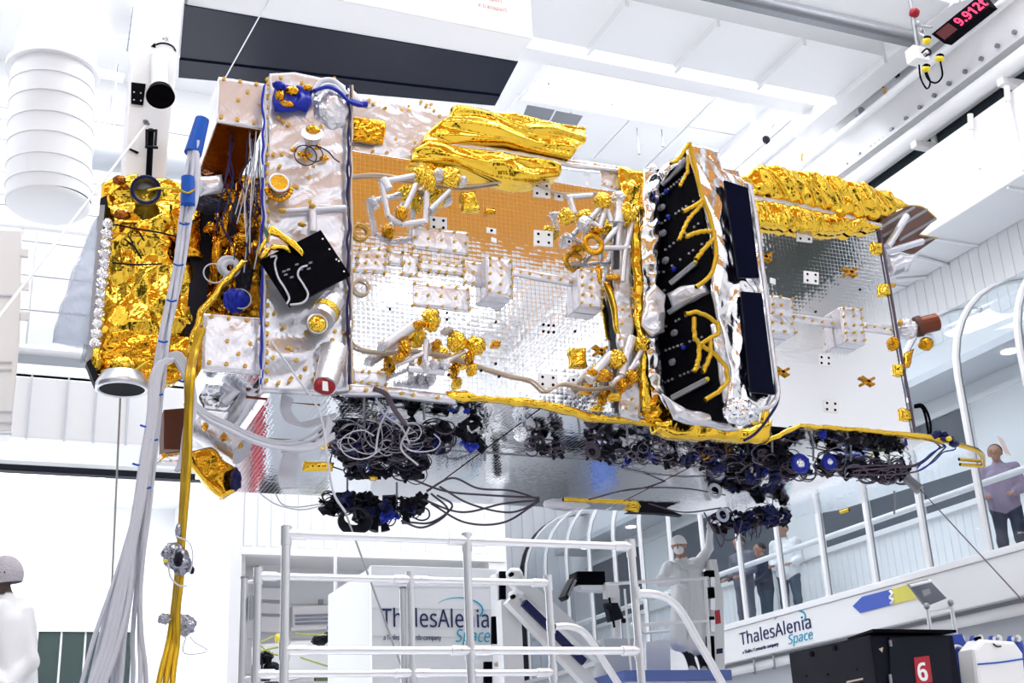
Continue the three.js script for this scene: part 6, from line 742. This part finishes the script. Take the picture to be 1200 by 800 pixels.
// hand at wrist w pointing along d, palm normal pn, with curl; returns bones
function hand(w, d, pn, c, curl = 0.6, s = 1) {
  d = d.clone().normalize(); const side = new THREE.Vector3().crossVectors(pn, d).normalize(); pn = new THREE.Vector3().crossVectors(d, side).normalize(); const L = [], at = (a, b, e) => w.clone().addScaledVector(d, a * s).addScaledVector(side, b * s).addScaledVector(pn, e * s);
  L.push([at(0, 0, 0), at(0.045, 0, 0), 0.024 * s, 0.02 * s, c]); for (let i = 0; i < 4; i++) { const b = (i - 1.5) * 0.021, l = [0.062, 0.074, 0.07, 0.054][i]; L.push([at(0.03, b * 0.8, 0), at(0.085, b, 0), 0.014 * s, 0.011 * s, c]); const k1 = at(0.085 + l * 0.5 * Math.cos(curl * 0.7), b * 1.05, -l * 0.5 * Math.sin(curl * 0.7)), k2 = at(0.085 + l * 0.5 * Math.cos(curl * 0.7) + l * 0.5 * Math.cos(curl * 1.7), b * 1.1, -l * 0.5 * Math.sin(curl * 0.7) - l * 0.5 * Math.sin(curl * 1.7)); L.push([at(0.085, b, 0), k1, 0.0105 * s, 0.0095 * s, c], [k1, k2, 0.0095 * s, 0.008 * s, c]); }
  L.push([at(0.015, -0.02, 0), at(0.05, -0.05, -0.012), 0.014 * s, 0.011 * s, c], [at(0.05, -0.05, -0.012), at(0.08, -0.055, -0.03), 0.011 * s, 0.009 * s, c]); return L;
}
// head centred at h, facing f, up u
function headBones(h, f, u, skin) {
  f = f.clone().normalize(); const r = new THREE.Vector3().crossVectors(f, u).normalize(); u = new THREE.Vector3().crossVectors(r, f).normalize(); const at = (a, b, c) => h.clone().addScaledVector(f, a).addScaledVector(u, b).addScaledVector(r, c);
  return { at, f, u, r, bones: [[at(-0.025, 0.03, 0), at(0.01, 0.03, 0), 0.085, 0.083, skin], [at(0.015, 0, 0), at(0.035, -0.07, 0), 0.072, 0.045, skin], [at(0.092, 0.012, 0), at(0.108, -0.022, 0), 0.009, 0.013, skin], [at(0.078, 0.035, 0.03), at(0.078, 0.035, -0.03), 0.016, 0.016, skin], [at(0.072, -0.055, -0.018), at(0.072, -0.055, 0.018), 0.012, 0.012, skin], [at(-0.005, 0.015, 0.083), at(-0.008, -0.02, 0.08), 0.014, 0.011, skin], [at(-0.005, 0.015, -0.083), at(-0.008, -0.02, -0.08), 0.014, 0.011, skin]] };
}
function mergeC(list) { return mergeGeometries(list.map(g => { const h = new THREE.BufferGeometry(); for (const k of ['position', 'normal', 'color', 'uv']) h.setAttribute(k, g.attributes[k]); return h; })); }
function ellipsoid(at, f, u, r, c, s, cut) { const g = new THREE.SphereGeometry(1, 28, 20, 0, Math.PI * 2, 0, cut); g.scale(s[0], s[1], s[2]); g.applyMatrix4(new THREE.Matrix4().makeBasis(r.clone().negate(), u, f.clone()).setPosition(c)); return g; }
function person(label, o) {   // o: joints in world space
  const cols = o.cols, b = [], { hip, chest, neck, head } = o, t = thing('person', label, 'person', V(hip.x, Math.min(...o.legs.map(l => l[2].y)) - 0.06, hip.z)), sc = o.s || 1;
  const sideV = new THREE.Vector3().crossVectors(V(0, 1, 0), o.face).normalize();
  const sh = o.shoulders, cTop = o.cTop ?? 0, cLeg = o.cLeg ?? 1;
  b.push([hip.clone().addScaledVector(sideV, 0.07), chest.clone().addScaledVector(sideV, 0.08), 0.125, 0.125, cTop], [hip.clone().addScaledVector(sideV, -0.07), chest.clone().addScaledVector(sideV, -0.08), 0.125, 0.125, cTop], [sh[0], sh[1], 0.078, 0.078, cTop], [chest, neck, 0.12, 0.06, cTop], [neck, head.clone().lerp(neck, 0.3), 0.052, 0.05, o.cNeck ?? 2]);
  const hb = [];
  o.arms.forEach(([s, e, w, hd, pn, curl]) => { const c = o.cArm ?? cTop; b.push([s, e, 0.072, 0.055, c], [e, w, 0.056, 0.04, c]); hb.push(hand(w, hd, pn, o.cHand ?? 2, curl)); });
  o.legs.forEach(([h, k, f]) => { b.push([h, k, 0.095, 0.065, cLeg], [k, f, 0.064, 0.048, cLeg]); const toe = f.clone().addScaledVector(o.face, 0.13).add(V(0, -0.02, 0)); b.push([f.clone().add(V(0, -0.015, 0)), toe, 0.045, 0.04, o.cShoe ?? 3]); });
  if (o.skirt) for (const q of o.skirt) b.push(q);
  const hd = headBones(head, o.look || o.face, o.headUp || V(0, 1, 0), o.cSkin ?? 2), G = [mcMesh(b, 0.014, 0.014, cols, 0.06, 0.02)]; if (!o.noHead) G.push(mcMesh([...hd.bones, [neck, head.clone().lerp(neck, 0.3), 0.05, 0.05, o.cSkin ?? 2]], 0.0045, 0.007, cols, 0.03)); hb.forEach(L => G.push(mcMesh(L, 0.004, 0.003, cols, 0.02)));
  const m = part(t, 'body', mergeC(G.map(g => g)), bodyMat); return { t, hd, m };
}
// helper: pixel joints for a person on plane z (dz = towards the viewer)
const J = z => (x, y, dz = 0) => on(x, y, PZ(z + dz));
{ // technician on the lift deck, one arm raised to the harness
  const j = J(-13.5), face = V(-0.55, 0, 0.83).normalize(), hipP = j(812, 716), p = person('masked technician in white coat and cap reaching up to the harness from the lift deck', { face, look: V(-0.62, -0.12, 0.75), cols: [COAT, DARK, SKIN, GLOVE], hip: hipP, chest: j(803, 672), neck: j(799, 656), head: j(795.5, 640, 0.04), shoulders: [j(784, 665, 0.08), j(819, 660, -0.08)],
    arms: [[j(783, 666, 0.1), j(774, 681, 0.2), j(792, 681, 0.36), V(0.8, -0.25, 0.15), V(0, 1, 0.3), 0.7], [j(820, 661, -0.08), j(830, 642, -0.02), j(832, 622, 0.05), V(0.1, 1, 0.1), V(0, 0.1, -1), 0.5]], legs: [[j(806, 728), j(803, 755, 0.05), j(812, 784, 0.05)], [j(818, 728), j(820, 756), j(826, 785)]], cHand: 3, cShoe: 3, skirt: [[hipP, j(808, 752, 0.02), 0.17, 0.17, 0], [j(818, 716), j(820, 752), 0.14, 0.16, 0], [j(800, 690), j(797, 750, 0.05), 0.13, 0.13, 0]] });
  const { at, f, u, r } = p.hd; part(p.m, 'mask', ellipsoid(at, f, u, r, at(0.045, -0.045, 0), [0.062, 0.06, 0.075], Math.PI), std([0.86, 0.87, 0.88], 0.7)); const cap = ellipsoid(at, f, u, r, at(-0.008, 0.036, 0), [0.1, 0.105, 0.122], Math.PI * 0.52); part(p.m, 'cap', cap, std([0.85, 0.85, 0.87], 0.8)); const rim = new THREE.TorusGeometry(0.093, 0.012, 8, 32); rim.rotateX(Math.PI / 2); rim.scale(1, 1, 1.13); rim.applyMatrix4(new THREE.Matrix4().makeBasis(r.clone().negate(), u, f).setPosition(at(-0.008, 0.034, 0))); part(p.m, 'cap_band', rim, std([0.82, 0.82, 0.84], 0.8));
  for (const s of [-1, 1]) part(p.m, 'eye', ellipsoid(at, f, u, r, at(0.08, 0.012, s * 0.033), [0.013, 0.008, 0.008], Math.PI), std([0.02, 0.015, 0.012], 0.3)); part(p.m, 'collar', [tube([j(791, 655, 0.12), j(797, 662, 0.16), j(806, 668, 0.16)], 0.012), tube([j(806, 668, 0.17), j(808, 700, 0.2), j(806, 748, 0.2)], 0.008)], std([0.72, 0.73, 0.76], 0.7));
}
{ // colleague at the left edge, seen from behind
  const j = J(-8.8), face = V(-0.85, 0, -0.5).normalize(), hip = j(14, 820), h0 = j(1, 676); const p = person('person in white coverall and mesh hair cap standing left of the cable trunk', { face, look: V(-0.9, -0.15, 0.2), cols: [COAT, COAT, [0.06, 0.04, 0.035], GLOVE], hip, chest: j(12, 735), neck: j(5, 703), head: h0, shoulders: [j(-8, 716, 0.12), j(24, 716, -0.05)],
    arms: [[j(25, 718, 0.05), j(33, 776, 0.1), j(8, 800, 0.2), V(-1, 0, 0.1), V(0, 1, 0), 0.6], [j(-10, 718, 0.1), j(-24, 770, 0.1), j(-2, 800, 0.25), V(1, 0, 0), V(0, 1, 0), 0.6]], legs: [[j(6, 835), V(hip.x - 0.08, 1.15, -8.75), V(hip.x - 0.08, 0.84, -8.8)], [j(22, 835), V(hip.x + 0.1, 1.15, -8.85), V(hip.x + 0.1, 0.84, -8.85)]], cHand: 3, cShoe: 3 });
  const { at, f, u, r } = p.hd; part(p.m, 'mesh_cap', ellipsoid(at, f, u, r, at(-0.03, 0.015, 0), [0.1, 0.125, 0.115], Math.PI * 0.66), std([0.5, 0.47, 0.52], 0.8, 0, { bumpMap: crumpleTex, bumpScale: 0.02 })); part(p.m, 'spectacle_arm', [rod(at(0.0, 0.02, -0.09), at(0.1, 0.02, -0.07), 0.004), rod(at(0.0, 0.02, 0.09), at(0.1, 0.02, 0.07), 0.004)], M.black);
  const s = thing('step_platform', 'low aluminium step under the person in the white coverall', 'step', V(hip.x, 0, -8.8)); part(s, 'step_deck', rbox(hip.x - 0.6, hip.x + 0.5, 0.66, 0.735, -9.2, -8.4, 0.01), M.alu); for (const a of [-0.55, 0.45]) for (const z of [-9.15, -8.45]) part(s, 'leg', rod(V(hip.x + a, 0, z), V(hip.x + a, 0.66, z), 0.025), M.alu);
}
{ // visitors in the gallery
  const yF = galBase + 0.3 + 0.06; const hairOf = (p, c) => { const { at, f, u, r } = p.hd; part(p.m, 'hair', ellipsoid(at, f, u, r, at(-0.025, 0.035, 0), [0.095, 0.098, 0.1], Math.PI * 0.6), dark(c, 0.6, 0.4)); return p; }; const visitor = (label, px, py, x, face, cols, hasPaper) => { const g = on(px, py, PX(x)), z = g.z, a = (dx, y, dz) => V(x + dx, yF + y, z + dz), sd = new THREE.Vector3().crossVectors(V(0, 1, 0), face).normalize(), S = (k, y, f = 0) => V(x, yF + y, z).addScaledVector(sd, k).addScaledVector(face, f); return hairOf(person(label, { face, cols, hip: S(0, 0.95), chest: S(0, 1.32), neck: S(0, 1.5), head: S(0, 1.64, 0.03), shoulders: [S(-0.17, 1.42), S(0.17, 1.42)], arms: [[S(-0.2, 1.42), S(-0.25, 1.15), S(-0.14, 1.05, 0.22), face.clone(), V(0, 1, 0), 0.6], [S(0.2, 1.42), S(0.25, 1.15), S(0.14, 1.05, 0.22), face.clone(), V(0, 1, 0), 0.6]], legs: [[S(-0.1, 0.9), S(-0.11, 0.5, 0.02), S(-0.11, 0.06)], [S(0.1, 0.9), S(0.11, 0.5, 0.02), S(0.11, 0.06)]], cHand: 2, cShoe: 3, cArm: 0 }), [0.03, 0.02, 0.015]); };
  visitor('visitor in a grey suit behind the gallery glass', 872, 680, 11.85, V(-1, 0, 0.2).normalize(), [GREYC, GREYC, SKIN, DARK]); visitor('visitor in navy clothes behind the gallery glass', 896, 680, 12.55, V(-0.9, 0, -0.3).normalize(), [NAVYC, JEAN, SKIN, DARK]); visitor('visitor in a white top and dark teal trousers behind the gallery glass', 923, 665, 12.0, V(-0.8, 0, 0.5).normalize(), [SHIRT, JEAN, SKIN, DARK]);
  const v = visitor('visitor in a mauve patterned top holding a printed sheet behind the gallery glass', 1172, 560, 12.1, V(-0.8, 0, 0.6).normalize(), [[0.28, 0.22, 0.32], NAVYC, SKIN, DARK]); const q = on(1175, 522, PX(11.8)); single('printed_sheet', 'pale pink printed sheet held up by the gallery visitor', 'paper', slabP([q.clone().add(V(0, 0.15, -0.06)), q.clone().add(V(0, 0.08, 0.02)), q.clone().add(V(0, -0.16, 0.1)), q.clone().add(V(0, -0.1, 0.01))], PX(11.8), 0.006), std([0.75, 0.55, 0.48], 0.6));
}
renderer.render(scene, camera);
